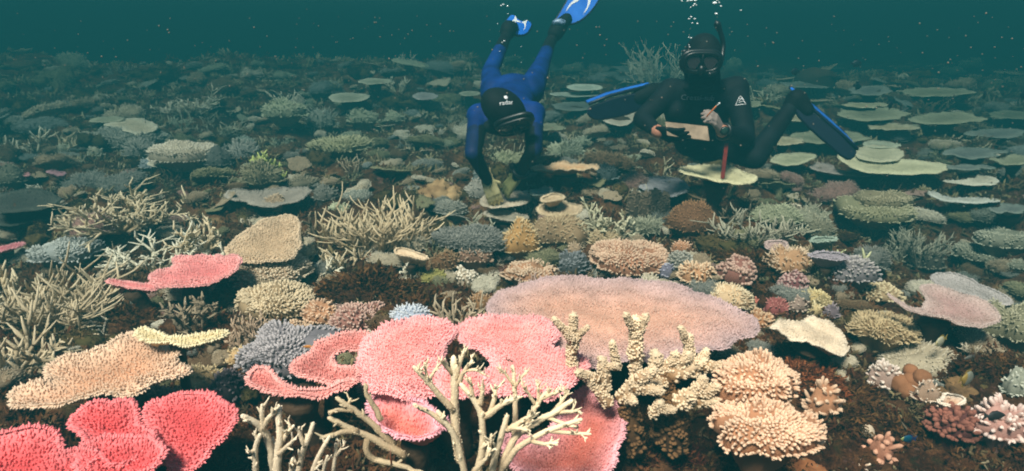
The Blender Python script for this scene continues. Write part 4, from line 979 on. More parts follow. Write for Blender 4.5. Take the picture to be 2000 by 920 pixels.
F('pale grey flat coral beyond the lime green staghorn', 472, 282, 64, 18, ('88948c', 'b8c4bc'), 'fine', None, flat=.2)
F('olive bushy coral in front of the lime green staghorn', 514, 354, 86, 42, ('706848', 'b4ac84'), 'spiky', 'olive bushy coral', flat=.3)
F('tan low coral right of the olive bushy coral', 590, 360, 70, 22, ('746850', 'a89c80'), 'fine', None, flat=.25)
F('pale domed cushion coral on the dark reef, far left of the blue diver', 556, 226, 84, 32, ('98a080', 'ccd4b0'), 'spiky', 'pale far dome', flat=.3, h=.08)
F('olive flat cushion coral on the dark reef left of the blue diver', 670, 289, 112, 24, ('8c8c60', 'c4c494'), 'spiky', 'olive flat cushion', flat=.25, h=.08)
F('pale mixed cushion coral above the olive flat one', 708, 238, 64, 26, ('90987c', 'c8d0b0'), 'spiky', None, h=.05)
F('grey spiny cushion below the pale far dome', 626, 248, 60, 36, ('80887c', 'b8c0b4'), 'shaggy', None)
F('small pale cushion left of the blue diver', 772, 236, 40, 20, ('98a084', 'ccd4b4'), 'spiky', None)
T('yellowish far plate coral, the larger one left of the blue diver', [(640,188),(665,182),(700,183),(724,186),(716,198),(690,201),(655,203),(644,197)], GRNP, 'yellowish far plate', h=.22)
T('pale far plate coral beyond the yellowish one', [(692,162),(715,154),(750,154),(772,160),(750,166),(715,166)], GRNP, None, h=.22)
T('mauve grey far plate coral left of the blue diver', [(800,188),(820,181),(850,184),(858,190),(835,197),(810,196)], ('8c8488', 'b4acb0', 'b8b4b8'), 'mauve far plate', h=.2)
T('pale far plate touching the back of the blue diver', [(890,184),(910,178),(940,180),(936,188),(905,190)], GRNP, None, h=.2)
T('white far plate coral between the two divers, upper', [(1100,170),(1130,165),(1165,166),(1184,172),(1165,178),(1120,178)], ('a8b4a4', 'dce8d8', 'dce8d8'), 'white far plate', h=.22)
T('long thin far plate coral under the white one', [(1068,184),(1100,181),(1160,184),(1180,188),(1140,191),(1085,190)], ('98a498', 'c0ccc0', 'c8d4c8'), None, h=.18)
T('pale plate coral under the left fin of the black diver', [(1166,232),(1200,218),(1245,212),(1256,224),(1240,240),(1215,250),(1185,244)], ('988c7c', 'ccc0ac', 'd0c8b8'), 'plate under the fin', h=.10)
F('pale cushion coral right of the blue diver', 1103, 303, 80, 30, ('90987c', 'd0d8b8'), 'spiky', 'pale cushion right of diver')
F('small pale cushion above the pale cushion right of the diver', 1136, 282, 40, 18, ('909880', 'c4ccb0'), 'spiky', None)
F('pale yellow cushion coral between the arms of the blue diver', 985, 316, 90, 24, ('949870', 'ccd0a4'), 'spiky', 'cushion between the arms')
F('grey blue coral right of the tan orange table', 1186, 348, 44, 34, ('48585c', '788c90'), 'fine', None)
F('pale bushy coral left of the near glove', 932, 382, 62, 44, ('98948c', 'd0ccc0'), 'shaggy', 'bushy coral by the glove', ls=.5)
F('grey pebbly coral left of the blue diver hands', 938, 350, 40, 40, ('6c7c80', 'a8b8b8'), 'fine', None)
lumpy('tan wedge of dead coral with fine ridges, left of the gloves', 856, 376, 96, 44, plain_mat('ridged_tan', '8c6c4c', .9, .1, col2='c4a478', nscale=9, bump=.6), [(0,0,.1,.6),(-.6,.1,.0,.42),(.55,.0,.05,.48),(.1,.2,.35,.4)], 'dead_coral', 'dead coral', 'tan wedge coral', disp=.25, fr=4)
for (cx, by, w, hp, lab) in ((1236, 430, 26, 56, 'dark finger column, leftmost and shortest of the dark columns'), (1258, 436, 22, 62, 'dark finger column, slim one second from the left'), (1276, 424, 26, 54, 'dark finger column, tall one with a pale tip'), (1294, 428, 24, 52, 'dark finger column, rightmost and close to the brown cushion')):
    p = hit(cx, by); ppm = pxm(p); mb = MB(); r = w / 2 / ppm; Hh = hp / ppm
    q = np.array([[0, 0, -.03], [.1 * r, 0, Hh * .3], [-.1 * r, 0, Hh * .6], [.1 * r, 0, Hh * .85], [0, 0, Hh]]); tube(mb, q, np.array([1.2, 1.1, 1, .8, .5]) * r, 10, (0, .6))
    nb = 160; u = rng.rand(nb); ph = rng.rand(nb) * 6.28; dr = np.stack([np.cos(ph), np.sin(ph), .5 + u * 0], 1)
    nubs(mb, np.stack([np.cos(ph) * r * (1.1 - .5 * u), np.sin(ph) * r * (1.1 - .5 * u), u * Hh], 1), dr, r * .35, r * .2, 5, ((0, 1), (.6, .8)), 0, 0, rng, .3)
    tag(link('column_coral', mb.mesh('column_coral'), coral_mat('352a20', '7c6850'), None, p), lab, 'column coral', 'dark finger columns'); note(cx, by - hp / 2, w, hp)
F('big brown cushion coral right of the dark finger columns', 1356, 440, 108, 56, ('6c4a30', 'b48860'), 'spiky', 'big brown cushion', flat=.4, ls=.7)
F('grey green bushy coral in front of the dark finger columns', 1262, 448, 86, 34, ('6c6c54', 'b0b498'), 'spiky', 'grey green bushy coral')
F('tan bushy cushion in front of the greenish cream staghorn', 1180, 470, 72, 34, ('9c8058', 'd8c090'), 'fine', None, ls=1.2)
F('golden tan ragged cushion behind the pale tan one', 1014, 482, 82, 62, ('ac8450', 'ecd096'), 'fine', 'golden ragged cushion', ls=1.3, lob=.4)
F('tan ragged cushion left of the tan bushy one', 1096, 462, 104, 56, ('94744c', 'd8bc8c'), 'fine', 'tan ragged cushion', ls=1.3, lob=.4)
F('small tan ball coral below the tan ragged cushion', 1122, 490, 36, 22, TAN, 'fine', None)
F('pinkish brown finger coral below the grey blue cushion', 930, 502, 76, 44, ('846450', 'c8a488'), 'finger', None, ls=.6, dens=.7)
F('grey knobbly coral in front of the peach finger fan', 1330, 516, 66, 36, ('707068', 'b4b0a4'), 'finger', None, ls=.6, dens=.7)
F('small lavender coral beside the peach finger fan', 1303, 536, 38, 34, ('74708c', 'b0b0cc'), 'finger', None, ls=.5, dens=.7)
F('small peach tuft under the big brown cushion', 1330, 488, 40, 26, PEACH, 'fine', None)
F('pale green shaggy coral on the right slope crest', 1516, 424, 112, 40, ('808464', 'c4ccA4'.lower()), 'shaggy', 'pale green crest coral', ls=.5)
F('pale shaggy coral right of the pale green crest coral', 1580, 432, 74, 38, ('808068', 'c4c4a8'), 'shaggy', None, ls=.5)
F('drab coral dome at the right end of the slope crest', 1596, 456, 64, 40, ('6c6850', 'a8a488'), 'spiky', None, ls=.7)
T('thin pale green plate on the edge of the right gully', [(1576,474),(1600,469),(1630,472),(1632,478),(1600,483),(1580,480)], ('647c6c', '90a898', '98b0a0'), 'thin green plate', h=.08, srad=.6)
T('small pinkish plate on the right slope', [(1490,488),(1504,478),(1528,480),(1540,490),(1520,498),(1498,498)], ('94706c', 'c4a09c', 'ccacac'), 'small pinkish plate', h=.08)
T('mauve grey flat plate above the mauve grey finger coral', [(1572,508),(1600,500),(1640,504),(1658,516),(1630,522),(1590,518)], ('74687c', 'a094a4', 'a89cac'), 'mauve slope plate', h=.10)
F('pale mixed coral under the wide tan thicket', 812, 482, 60, 30, ('98886c', 'd8ccb0'), 'spiky', None, ls=.6)
F('grey pebbled coral left of the wide tan thicket', 700, 388, 70, 26, ('6c7068', 'b0b4a4'), 'finger', None, ls=.5)
F('pale green small coral left of the wide tan thicket', 662, 410, 50, 18, ('98a07c', 'd0d8b0'), 'fine', None)
F('grey shaggy coral behind the dark antler coral', 636, 388, 56, 34, ('64645c', '9c9c90'), 'shaggy', None, ls=.4)
F('grey cushion coral right of the wide tan thicket', 884, 412, 70, 30, ('74746c', 'acaca0'), 'fine', None)
T('dark shaded plate coral at the left edge, upper of two', [(-20,392),(20,378),(70,372),(112,384),(122,398),(100,412),(50,420),(-20,424)], ('2c302c', '484c44', '505850'), 'upper dark plate', h=.12)  # the shade it lies in is put into these dark colours
T('dark shaded plate coral at the left edge, lower of two', [(-20,424),(40,418),(100,416),(124,412),(110,432),(60,440),(20,446),(-20,444)], ('282c2a', '40443e', '505a50'), 'lower dark plate', h=.06)  # dark colours carry the shade, as on the plate above
F('grey green ribbed coral at the left edge above the dark plates', 18, 356, 60, 38, ('6c6c58', 'a4a48c'), 'shaggy', None, ls=.4)
F('pale flowery coral left of the grey blue bush', 126, 296, 42, 18, ('a8a88c', 'e0e0c8'), 'spiky', None, ls=.6)
F('small pale flower shaped coral above the big cream antlers', 188, 304, 32, 20, ('a8a88c', 'dce0cc'), 'spiky', None, ls=.6)
T('little pink plate above the dark plates', [(46,343),(58,340),(62,346),(52,349)], ('b06c70', 'd89498', 'dca0a4'), None, h=.08)
T('thin mauve pink plate above the big cream antlers', [(90,338),(110,336),(134,342),(122,347),(98,344)], ('8c5c68', 'b48490', 'bc909c'), None, h=.08)
lumpy('rounded grey boulder coral on the mound right of the black diver', 1462, 106, 74, 34, plain_mat('boulder', '6c705c', .95, .1, col2='9ca088', nscale=14, bump=.7), [(0,0,.35,.62),(.5,.1,.2,.45),(-.5,0,.15,.5)], 'boulder_coral', 'boulder coral', 'grey boulder coral', disp=.10, fr=5)
lumpy('brown boulder beside the black hood of the diver', 1432, 128, 40, 30, plain_mat('boulder', '6c705c', .95, .1), [(0,0,.4,.8)], 'boulder_coral', 'boulder coral', None, disp=.15, fr=4)

# --- terraces of wide plates on the right and beyond the divers
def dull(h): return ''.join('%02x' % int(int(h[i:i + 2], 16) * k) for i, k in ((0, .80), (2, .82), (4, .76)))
for px, py, w, hp, col, lab in ((1826, 181, 146, 16, YEL, 'wide pale far plate coral at right, highest of the terraces'), (1850, 233, 132, 22, GRNP, 'wide mossy pale plate coral at right, in the middle of the terraces'),
    (1690, 206, 96, 8, YEL, 'thin pale plate coral edge over the far terraces'), (1700, 222, 130, 26, GRNP, 'grey green bumpy plate coral left of the middle terrace'), (1742, 250, 110, 14, CREAMP, 'low pale plate coral above the grey back plates'),
    (1620, 270, 150, 22, GRNP, 'broad grey green plate coral behind the right fin tip'), (1600, 165, 150, 14, GRYP, 'long dusky far plate coral right of the black hood'), (1700, 178, 80, 18, GRYP, 'mauve grey far plate coral below the thin edge'),
    (1560, 232, 96, 16, CREAMP, 'pale plate coral under the raised knee of the black diver'), (1948, 262, 110, 16, GRYP, 'shaded grey plate coral in the far right gully'), (1975, 226, 90, 14, GRNP, 'dim plate coral at the right edge of the terraces'),
    (1236, 148, 120, 20, GRYP, 'dim stacked far plate coral left of the mound staghorn, lower one'), (1250, 134, 110, 14, GRYP, 'dim stacked far plate coral left of the mound staghorn, upper one'), (1900, 300, 120, 18, GRYP, 'dim broad plate coral right of the huge pale yellow plate'),
    (1980, 318, 90, 18, GRNP, 'mossy plate coral at the right edge above the upper crescent'), (1890, 330, 80, 10, GRYP, 'small dim plate coral above the upper crescent'), (1530, 276, 70, 14, CREAMP, 'small cream plate coral behind the olive plate'), (1975, 410, 80, 16, GRYP, 'dark dim plate coral at the right edge beside the lower crescent'),
    (1460, 205, 60, 10, GRNP, 'small dim plate coral beside the shoulder emblem of the black diver'), (1130, 208, 110, 16, GRYP, 'dim plate coral between the divers, lowest of three'), (1060, 250, 80, 14, GRNP, 'dim mossy plate coral right of the elbow of the blue diver')):
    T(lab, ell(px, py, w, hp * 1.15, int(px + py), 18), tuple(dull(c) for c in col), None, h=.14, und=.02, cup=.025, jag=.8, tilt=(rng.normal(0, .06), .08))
# --- rocks overgrown with algae
ALG = attr_mat('rock_algae', ('24110a', '3c2012', '57361c', '6e4a28', '4a3a20'))
RB = reef_mat('algae_rock', ('1c0f0a', '38241a', '523620', '6e5236'), 9, .8)
lumpy('big dark brown algae covered rock in the middle', 716, 556, 200, 90, RB, [(0,0,-.1,.62),(-.6,.1,-.1,.45),(.62,.05,-.12,.45),(.1,.35,.0,.5)], 'algae_rock', 'rock', 'brown algae rock', disp=.3, fr=4, tufts=(900, .022, ALG), hi=.75)
lumpy('brown algae covered rock in front of the white cauliflower coral', 836, 590, 110, 60, RB, [(0,0,-.1,.6),(.5,.1,-.1,.5),(-.5,.1,-.1,.5)], 'algae_rock', 'rock', 'low algae rock', disp=.3, fr=4, tufts=(420, .020, ALG), hi=.7)
lumpy('rust brown overgrown rock slope right of the peach finger fan', 1478, 506, 120, 76, RB, [(0,0,-.15,.6),(-.5,.2,.0,.5),(.5,-.1,-.2,.5)], 'algae_rock', 'rock', 'rust brown rock', disp=.3, fr=4, tufts=(600, .022, ALG), hi=.8)
lumpy('rust coloured overgrown rock under the cream lettuce coral', 1560, 724, 170, 76, RB, [(0,0,-.12,.6),(-.55,.1,-.1,.45),(.5,.0,-.14,.48)], 'algae_rock', 'rock', 'rust rock', disp=.32, fr=4, tufts=(800, .016, attr_mat('rust_algae', ('2a120a', '5a2c16', '7c4020', 'a0603a', '4c2a18'))), hi=.6)
lumpy('orange brown bare rock at the bottom edge on the right', 1580, 910, 110, 60, plain_mat('orange_rock', '70432a', .95, .1, col2='b4784c', nscale=10, bump=.9), [(0,0,-.05,.7),(-.5,0,-.1,.5),(.5,0,-.1,.5)], 'rock', 'rock', 'orange brown rock', disp=.3, fr=3, hi=.6)
lumpy('rounded whitish shell like lump low on the right', 1692, 838, 34, 36, coral_mat('b89c80', 'dcc4a8', vor=500, bump=.2), [(0,0,.5,.8)], 'pale_lump', 'sponge', None, disp=.08, fr=2)
lumpy('dark maroon algae clump right of the salmon plate', 1300, 884, 130, 60, RB, [(0,0,-.1,.6),(-.5,.1,-.1,.45),(.55,0,-.1,.5)], 'algae_rock', 'rock', 'maroon algae clump', disp=.3, fr=4, tufts=(700, .015, attr_mat('maroon_algae', ('200808', '3c1410', '5a2418', '2c100c', '6c3c20'))), hi=.6)
lumpy('dark brown rubble rock between brown soft coral and yellow butterflyfish', 1880, 760, 110, 46, plain_mat('brown_rubble', '4c3826', .95, .1, col2='8c6c48', nscale=18, bump=.8), [(0,0,-.1,.6),(-.5,.1,-.1,.45),(.55,0,-.1,.5),(.2,.5,.05,.45)], 'rock', 'rock', None, disp=.4, fr=4, hi=.6)
lumpy('brown overgrown rock behind the small peach finger coral', 1650, 800, 90, 60, RB, [(0,0,-.1,.7),(.5,.1,-.1,.5)], 'algae_rock', 'rock', None, disp=.35, fr=4, tufts=(350, .014, ALG), hi=.7)
lumpy('brown overgrown rock behind the peach orange plate', 270, 640, 110, 56, RB, [(0,0,-.1,.7),(-.5,.1,-.1,.5),(.5,.1,-.1,.5)], 'algae_rock', 'rock', None, disp=.35, fr=4, tufts=(420, .016, ALG), hi=.6)

RUST = reef_mat('rust_rock', ('1c0e08', '4a2a18', '74492c', 'a4774c'), 14, 1.0)
for cx, cy, w, hp, m, tf, lab in ((1650, 762, 130, 60, RUST, 300, 'brown weedy rock between lettuce coral and brown soft coral'), (1765, 826, 110, 50, RUST, 200, 'dark brown rock beside the little blue damselfish'), (1640, 868, 150, 70, RUST, 0, 'orange brown pitted rock in front of the pale round lump'),
    (1832, 902, 170, 50, RUST, 0, 'dark brown rock at the bottom edge below the red cauliflower coral'), (1944, 706, 120, 46, RUST, 200, 'shaded rock under the pale green right cushion'), (1866, 716, 90, 34, RUST, 120, 'brown rock between the two butterflyfish'),
    (1440, 500, 120, 56, RUST, 300, 'brown weedy rock on the crest right of the big brown cushion'), (1620, 650, 90, 40, RUST, 160, 'brown rock right of the small purple grey coral'), (1500, 570, 110, 44, RUST, 200, 'brown rock between dull pink and rose corals'),
    (1560, 690, 130, 40, RUST, 260, 'rust rock tucked beneath the cream lettuce coral'), (1380, 900, 150, 60, RUST, 300, 'maroon brown rock in front of the front peach cushion'), (560, 880, 150, 60, RUST, 200, 'dark brown rock behind the pale bottom staghorn'), (250, 610, 120, 40, RUST, 200, 'brown weedy ledge above the peach orange plate'), (160, 560, 90, 34, RUST, 140, 'dark ledge behind the drab thicket')):
    lumpy(lab, cx, cy, w, hp, m, [(0,0,-.12,.62),(-.5,.15,-.1,.5),(.5,.1,-.14,.48),(.1,-.3,-.16,.45)], 'algae_rock' if tf else 'rock', 'rock', None, disp=.42, fr=3.2, hi=.62, tufts=(tf, .015, ALG) if tf else None, nu=44)
# ------------------------------------------------------------------ the two snorkelling divers
def capsule(mb, a, b, ra, rb, k=18):
    a, b = np.asarray(a, float), np.asarray(b, float); d = norm((b - a)[None])[0]; X, Y = frames(d[None]); X, Y = X[0], Y[0]
    an = np.arange(k) * 2 * math.pi / k; R_ = []; C = []
    for t in np.linspace(-80, 0, 5): C.append(a + d * ra * math.sin(rad(t))); R_.append(ra * math.cos(rad(t)))
    for t in np.linspace(0, 80, 5): C.append(b + d * rb * math.sin(rad(t))); R_.append(rb * math.cos(rad(t)))
    V = np.concatenate([c + r * (np.cos(an)[:, None] * X + np.sin(an)[:, None] * Y) for c, r in zip(C, R_)] + [[a - d * ra, b + d * rb]])
    j = np.arange(k); n = len(C); Q = np.concatenate([np.stack([i * k + j, i * k + (j + 1) % k, (i + 1) * k + (j + 1) % k, (i + 1) * k + j], 1) for i in range(n - 1)])
    T = np.concatenate([np.stack([(j + 1) % k, j, np.full(k, n * k)], 1), np.stack([(n - 1) * k + j, (n - 1) * k + (j + 1) % k, np.full(k, n * k + 1)], 1)])
    mb.add(V, T, Q)
def ellipsoid(mb, c, axes):
    """axes: 3x3 rows = half axes"""
    s = MB(); sphere(s, (0, 0, 0), 1, 28, 18); V = s.v[0] @ np.asarray(axes); mb.add(np.asarray(c) + V, s.t[0], s.q[0])
def blob(name, mb, voxel, smooth, base, it=6):
    """union of overlapping limbs as one continuous skin"""
    me = mb.shift(np.asarray(base)).mesh(name + '_raw'); o = bpy.data.objects.new(name + '_raw', me); COL.objects.link(o)
    r = o.modifiers.new('r', 'REMESH'); r.mode = 'VOXEL'; r.voxel_size = voxel; r.use_smooth_shade = True
    if smooth: s = o.modifiers.new('s', 'SMOOTH'); s.factor = smooth; s.iterations = it
    dg = bpy.context.evaluated_depsgraph_get(); m2 = bpy.data.meshes.new_from_object(o.evaluated_get(dg)); m2.name = name
    bpy.data.objects.remove(o); bpy.data.meshes.remove(me)
    return m2
def mesh_verts(me):
    v = np.empty(len(me.vertices) * 3, np.float32); me.vertices.foreach_get('co', v); return v.reshape(-1, 3)
def paint(me, mats, fn):
    """several materials on one skin: fn(centres) -> index per face"""
    for m in mats: me.materials.append(m)
    c = np.empty(len(me.polygons) * 3, np.float32); me.polygons.foreach_get('center', c)
    me.polygons.foreach_set('material_index', fn(c.reshape(-1, 3)).astype(np.int32)); me.update()
def seg_dist(P, a, b):
    a, b = np.asarray(a), np.asarray(b); ab = b - a; t = np.clip(((P - a) @ ab) / (ab @ ab), 0, 1); return np.linalg.norm(P - (a + t[:, None] * ab), axis=1), t
def hand(mb, wrist, fwd, back, size, curl, side, spread=.16, thumb_in=.5):
    """palm, four unequal bent fingers and a thumb leaving the side of the palm; back = direction of the back of the hand; side = +1/-1 which side the thumb is on"""
    f = norm(np.asarray(fwd, float)[None])[0]; n = np.asarray(back, float); n = norm((n - f * (n @ f))[None])[0]; s = np.cross(f, n) * side
    w = np.asarray(wrist, float); pl = size * .52
    for q in (-.75, -.25, .25, .75): capsule(mb, w + s * q * size * .17, w + f * pl + s * q * size * .24, size * .085, size * .082, 10)
    for q, ln in ((.78, .40), (.27, .46), (-.25, .43), (-.75, .34)):
        p = w + f * pl + s * q * size * .24; d = norm((f + s * q * spread)[None])[0]; L = size * ln; c = 0
        for i, (fr, rr) in enumerate(((.45, .068), (.32, .062), (.25, .055))):
            c += curl * (.55 if i == 0 else .8); dd = d * math.cos(c) - n * math.sin(c); e = p + dd * L * fr
            capsule(mb, p, e, size * rr, size * rr * .93, 10); p = e
    p = w + f * size * .12 + s * size * .16; d = norm((f * .65 + s * .75 - n * thumb_in)[None])[0]
    e = p + d * size * .24; capsule(mb, p, e, size * .085, size * .072, 10); d2 = norm((f * .95 + s * .15 - n * thumb_in)[None])[0]; capsule(mb, e, e + d2 * size * .2, size * .07, size * .058, 10)
def extrude(poly, n, th, base):
    """closed slab from a (N,3) outline with slight thickness along n"""
    bm = bmesh.new(); n = np.asarray(n) * th
    top = [bm.verts.new(p - base + n * .5) for p in poly]; bot = [bm.verts.new(p - base - n * .5) for p in poly]
    bm.faces.new(top); bm.faces.new(bot[::-1]); N_ = len(poly)
    for i in range(N_): bm.faces.new((top[(i + 1) % N_], top[i], bot[i], bot[(i + 1) % N_]))
    bmesh.ops.recalc_face_normals(bm, faces=bm.faces)
    bmesh.ops.bevel(bm, geom=[e for e in bm.edges if len(e.link_faces) == 2 and e.calc_face_angle(0) > 1.0], offset=th * .3, segments=1, affect='EDGES')
    bmesh.ops.triangulate(bm, faces=[f for f in bm.faces if len(f.verts) > 4])
    me = bpy.data.meshes.new('slab'); bm.to_mesh(me); bm.free(); return me
def strip(mb, pts, r, base, k=6): tube(mb, np.asarray(pts) - base, r, k, (0, 0), True)
def text_mesh(s, size, name):
    cu = bpy.data.curves.new(name, 'FONT'); cu.body = s; cu.size = size; cu.align_x = 'CENTER'; cu.align_y = 'CENTER'; cu.extrude = .0006; cu.resolution_u = 3
    o = bpy.data.objects.new(name, cu); COL.objects.link(o); dg = bpy.context.evaluated_depsgraph_get(); me = bpy.data.meshes.new_from_object(o.evaluated_get(dg)); bpy.data.objects.remove(o); me.name = name
    return me
def wrap_text(me, centre, right, up, out, target, base):
    """lay flat lettering on a curved suit: every vertex is dropped along -out on to the body"""
    from mathutils.bvhtree import BVHTree
    bv = BVHTree.FromPolygons([v.co for v in target.vertices], [tuple(p.vertices) for p in target.polygons])
    r, u, o = Vector(right).normalized(), Vector(up).normalized(), Vector(out).normalized()
    for v in me.vertices:
        p = Vector(centre) + r * v.co.x + u * v.co.y - Vector(base); h_, *_ = bv.ray_cast(p + o * .3, -o)
        v.co = (h_ if h_ is not None else p) + o * (.0025 + v.co.z)
    me.update()

BLUE = plain_mat('blue_wetsuit', '061d58', .7, .15, col2='0d327c', nscale=9, bump=.5)
BLUE_SHADED = plain_mat('blue_wetsuit_shaded', '081438', .65, .2, col2='0d2050', nscale=9, bump=.5)  # same blue suit, darkened: shade under the top light put into the colour
BLACK = plain_mat('black_neoprene', '07090b', .75, .15, col2='0d1013', nscale=18, bump=.2)
BLACK2 = plain_mat('black_wetsuit', '070a0e', .75, .15, col2='10171d', nscale=9, bump=.6)
RUBBER = plain_mat('black_rubber', '08090a', .4, .5, .2)
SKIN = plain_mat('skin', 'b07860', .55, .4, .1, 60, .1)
GREY_TAN = plain_mat('pale_glove', '8c7c74', .7, .3, .15, 60, .2)  # grey tan tone of the writing hand
YGLOVE = plain_mat('cream_glove', 'c4b67c', .85, .2, col2='ecdfa8', nscale=24, bump=.3)
FINB = plain_mat('blue_fin', '1e62c8', .35, .5, col2='2f78dc', nscale=6)
FIND = plain_mat('dark_fin_rubber', '0a1228', .45, .45, .2)
WHITE = plain_mat('white_print', 'e4e6e8', .5, .3, .02)
GREYP = plain_mat('grey_print', '7c868c', .6, .3, .05)
LENS = bpy.data.materials.new('mask_glass'); LENS.use_nodes = True
_b = LENS.node_tree.nodes['Principled BSDF']; _b.inputs['Base Color'].default_value = (.05, .04, .045, 1); _b.inputs['Roughness'].default_value = .08; _b.inputs['Alpha'].default_value = .82

def mask_parts(t, c, fwd, up, base, w=.17, hh=.085, mat=RUBBER):
    f = norm(np.asarray(fwd, float)[None])[0]; u = np.asarray(up, float); u = norm((u - f * (u @ f))[None])[0]; r = np.cross(f, u)
    mb = MB(); an = np.linspace(0, 2 * math.pi, 33)
    ring = [c + r * (w / 2) * np.sign(math.cos(a)) * abs(math.cos(a)) ** .6 + u * (hh / 2) * np.sign(math.sin(a)) * abs(math.sin(a)) ** .7 for a in an]
    tube(mb, np.array(ring) - base, .011, 8, cap=False); tube(mb, np.array([p - f * .025 + (p - c) * .10 for p in ring]) - base, .016, 8, cap=False)
    ellipsoid(mb, c - base - u * hh * .42 + f * .008, np.stack([r * .022, u * .03, f * .022]))
    tube(mb, np.array([c - base + u * hh * .5 + f * .003, c - base - u * hh * .25 + f * .006]), .007, 6)
    m = link('mask', mb.mesh('mask'), mat, t)
    for s in (-1, 1):
        P = np.array([c + r * s * (w * .25 + w * .20 * math.cos(a) * (.85 if math.sin(a) < 0 else 1)) + u * (hh * .02 + hh * .38 * math.sin(a)) for a in np.linspace(0, 2 * math.pi, 19)[:-1]])
        link('lens', extrude(P, f, .004, base), LENS, m)
    return r, u, f

# ---- diver in blue, hanging head down over the reef
def blue_diver():
    J = dict(head=aty(985, 216, 3.46), crown=aty(978, 190, 3.47), chin=aty(1000, 250, 3.52), neck=aty(990, 228, 3.62), chest=aty(990, 226, 3.74), belly=aty(996, 198, 3.98),
             sl=aty(935, 226, 3.70), sr=aty(1042, 222, 3.70), el=aty(924, 300, 3.42), er=aty(1043, 293, 3.44), wl=aty(952, 352, 3.54), wr=aty(1010, 345, 3.60),
             hl=aty(965, 180, 4.17), hr=aty(1036, 178, 4.17), kl=aty(958, 140, 4.56), kr=aty(1056, 132, 4.56), al=aty(987, 74, 4.96), ar=aty(1074, 84, 4.96), fl=aty(994, 56, 5.04), fr=aty(1090, 56, 5.02))
    base = np.array([J['chest'][0], J['chest'][1], 0.0])
    t = thing('diver', 'diver in a blue wetsuit and black hood hanging head down and touching the coral', 'person', base)
    mb = MB(); cp = lambda a, b, r1, r2: capsule(mb, J[a], J[b], r1, r2)
    cp('sl', 'el', .064, .050); cp('sr', 'er', .064, .050); cp('el', 'wl', .048, .034); cp('er', 'wr', .048, .034)
    cp('hl', 'kl', .095, .066); cp('hr', 'kr', .095, .066); cp('kl', 'al', .064, .044); cp('kr', 'ar', .064, .044); cp('al', 'fl', .046, .042); cp('ar', 'fr', .046, .042)
    ax = norm((J['belly'] - J['chest'])[None])[0]; sd = norm((J['sr'] - J['sl'])[None])[0]; dn = np.cross(ax, sd)
    ellipsoid(mb, J['chest'] + ax * .02, np.stack([sd * .185, ax * .20, dn * .118])); ellipsoid(mb, J['belly'], np.stack([sd * .155, ax * .22, dn * .105]))
    ellipsoid(mb, (J['hl'] + J['hr']) / 2, np.stack([sd * .165, ax * .16, dn * .115])); cp('sl', 'chest', .075, .10); cp('sr', 'chest', .075, .10); cp('neck', 'chest', .062, .085)
    ellipsoid(mb, J['head'], np.stack([np.array([.078, 0, 0]), norm((J['crown'] - J['chin'])[None])[0] * .115, np.array([0, .085, .03])])); cp('head', 'neck', .06, .062); ellipsoid(mb, J['chin'] + [0, -.02, .02], np.eye(3) * .045)
    me = blob('body', mb, .011, .5, base)
    def fn(P):
        P = P + base; i = np.zeros(len(P), int)
        for a, b, r in (('el', 'wl', .09), ('er', 'wr', .09)):
            d, q = seg_dist(P, J[a], J[b]); i[(d < r)] = 1; i[(d < r) & (q > .86)] = 3
        for a, b in (('kl', 'al'), ('kr', 'ar'), ('al', 'fl'), ('ar', 'fr')):
            d, q = seg_dist(P, J[a], J[b]); i[(d < .09) & ((q > .62) if a[0] == 'k' else True)] = 2
        for a, b in (('sl', 'el'), ('sr', 'er')):
            d, q = seg_dist(P, J[a], J[b]); i[(d < .085) & (q > .45)] = 1  # lower arms take the darkened blue, shade painted in
        i[(P[:, 2] < J['chest'][2] - .03) & (np.abs(P[:, 0] - J['chest'][0]) < .16) & (P[:, 1] < J['belly'][1])] = 2
        return i
    paint(me, [BLUE, BLUE_SHADED, BLACK, SKIN], fn); link('body', me, None, t)
    hd = MB(); ex = norm((J['crown'] - J['chin'])[None])[0]
    ellipsoid(hd, J['head'] + ex * .012, np.stack([np.array([.122, 0, 0]), ex * .125, np.cross([1, 0, 0], ex) * .118])); capsule(hd, J['head'], J['neck'], .10, .105); ellipsoid(hd, J['neck'] + [0, -.01, -.055], np.diag([.165, .085, .05]))
    hood = blob('hood', hd, .010, .5, base); link('hood', hood, BLACK, t)
    mc = aty(1006, 246, 3.375); fwd = np.array([.16, -.62, -.76]); r, u, f = mask_parts(t, mc, fwd, ex, base, .18, .095)
    tm = text_mesh('radar', .036, 'hood_logo'); dot = MB(); sphere(dot, (.004, .030, .0), (.011, .011, .002), 12, 8)
    c0 = aty(989, 198, 3.34); out = norm((c0 - J['head'])[None])[0] * .5 + np.array([0, -.8, .35]); rt = np.array([1, 0, .22])
    wrap_text(tm, c0, rt, np.cross(out, rt) * -1 if np.cross(out, rt)[2] < 0 else np.cross(out, rt), out, hood, base); link('hood_logo', tm, WHITE, t)
    dm = dot.mesh('emblem'); wrap_text(dm, c0, rt, np.cross(out, rt), out, hood, base); link('emblem', dm, WHITE, t)
    g = MB(); hand(g, J['wl'], aty(968, 392, 3.55) - J['wl'], np.array([.1, -.95, .3]), .185, .34, -1, .10); link('glove', blob('glove', g, .0042, .4, base, 3), YGLOVE, t)
    g = MB(); hand(g, J['wr'], aty(978, 382, 3.66) - J['wr'], np.array([-.1, -.7, .6]), .18, .3, 1, .14); link('glove', blob('glove', g, .0042, .4, base, 3), plain_mat('olive_glove', '6a6c44', .9, .2, col2='8c8c5c', nscale=24, bump=.3), t)
    w = MB(); d = norm((J['er'] - J['wr'])[None])[0]; c = J['wr'] + d * .055; X, Y = frames(d[None]); an = np.linspace(0, 6.283, 25)
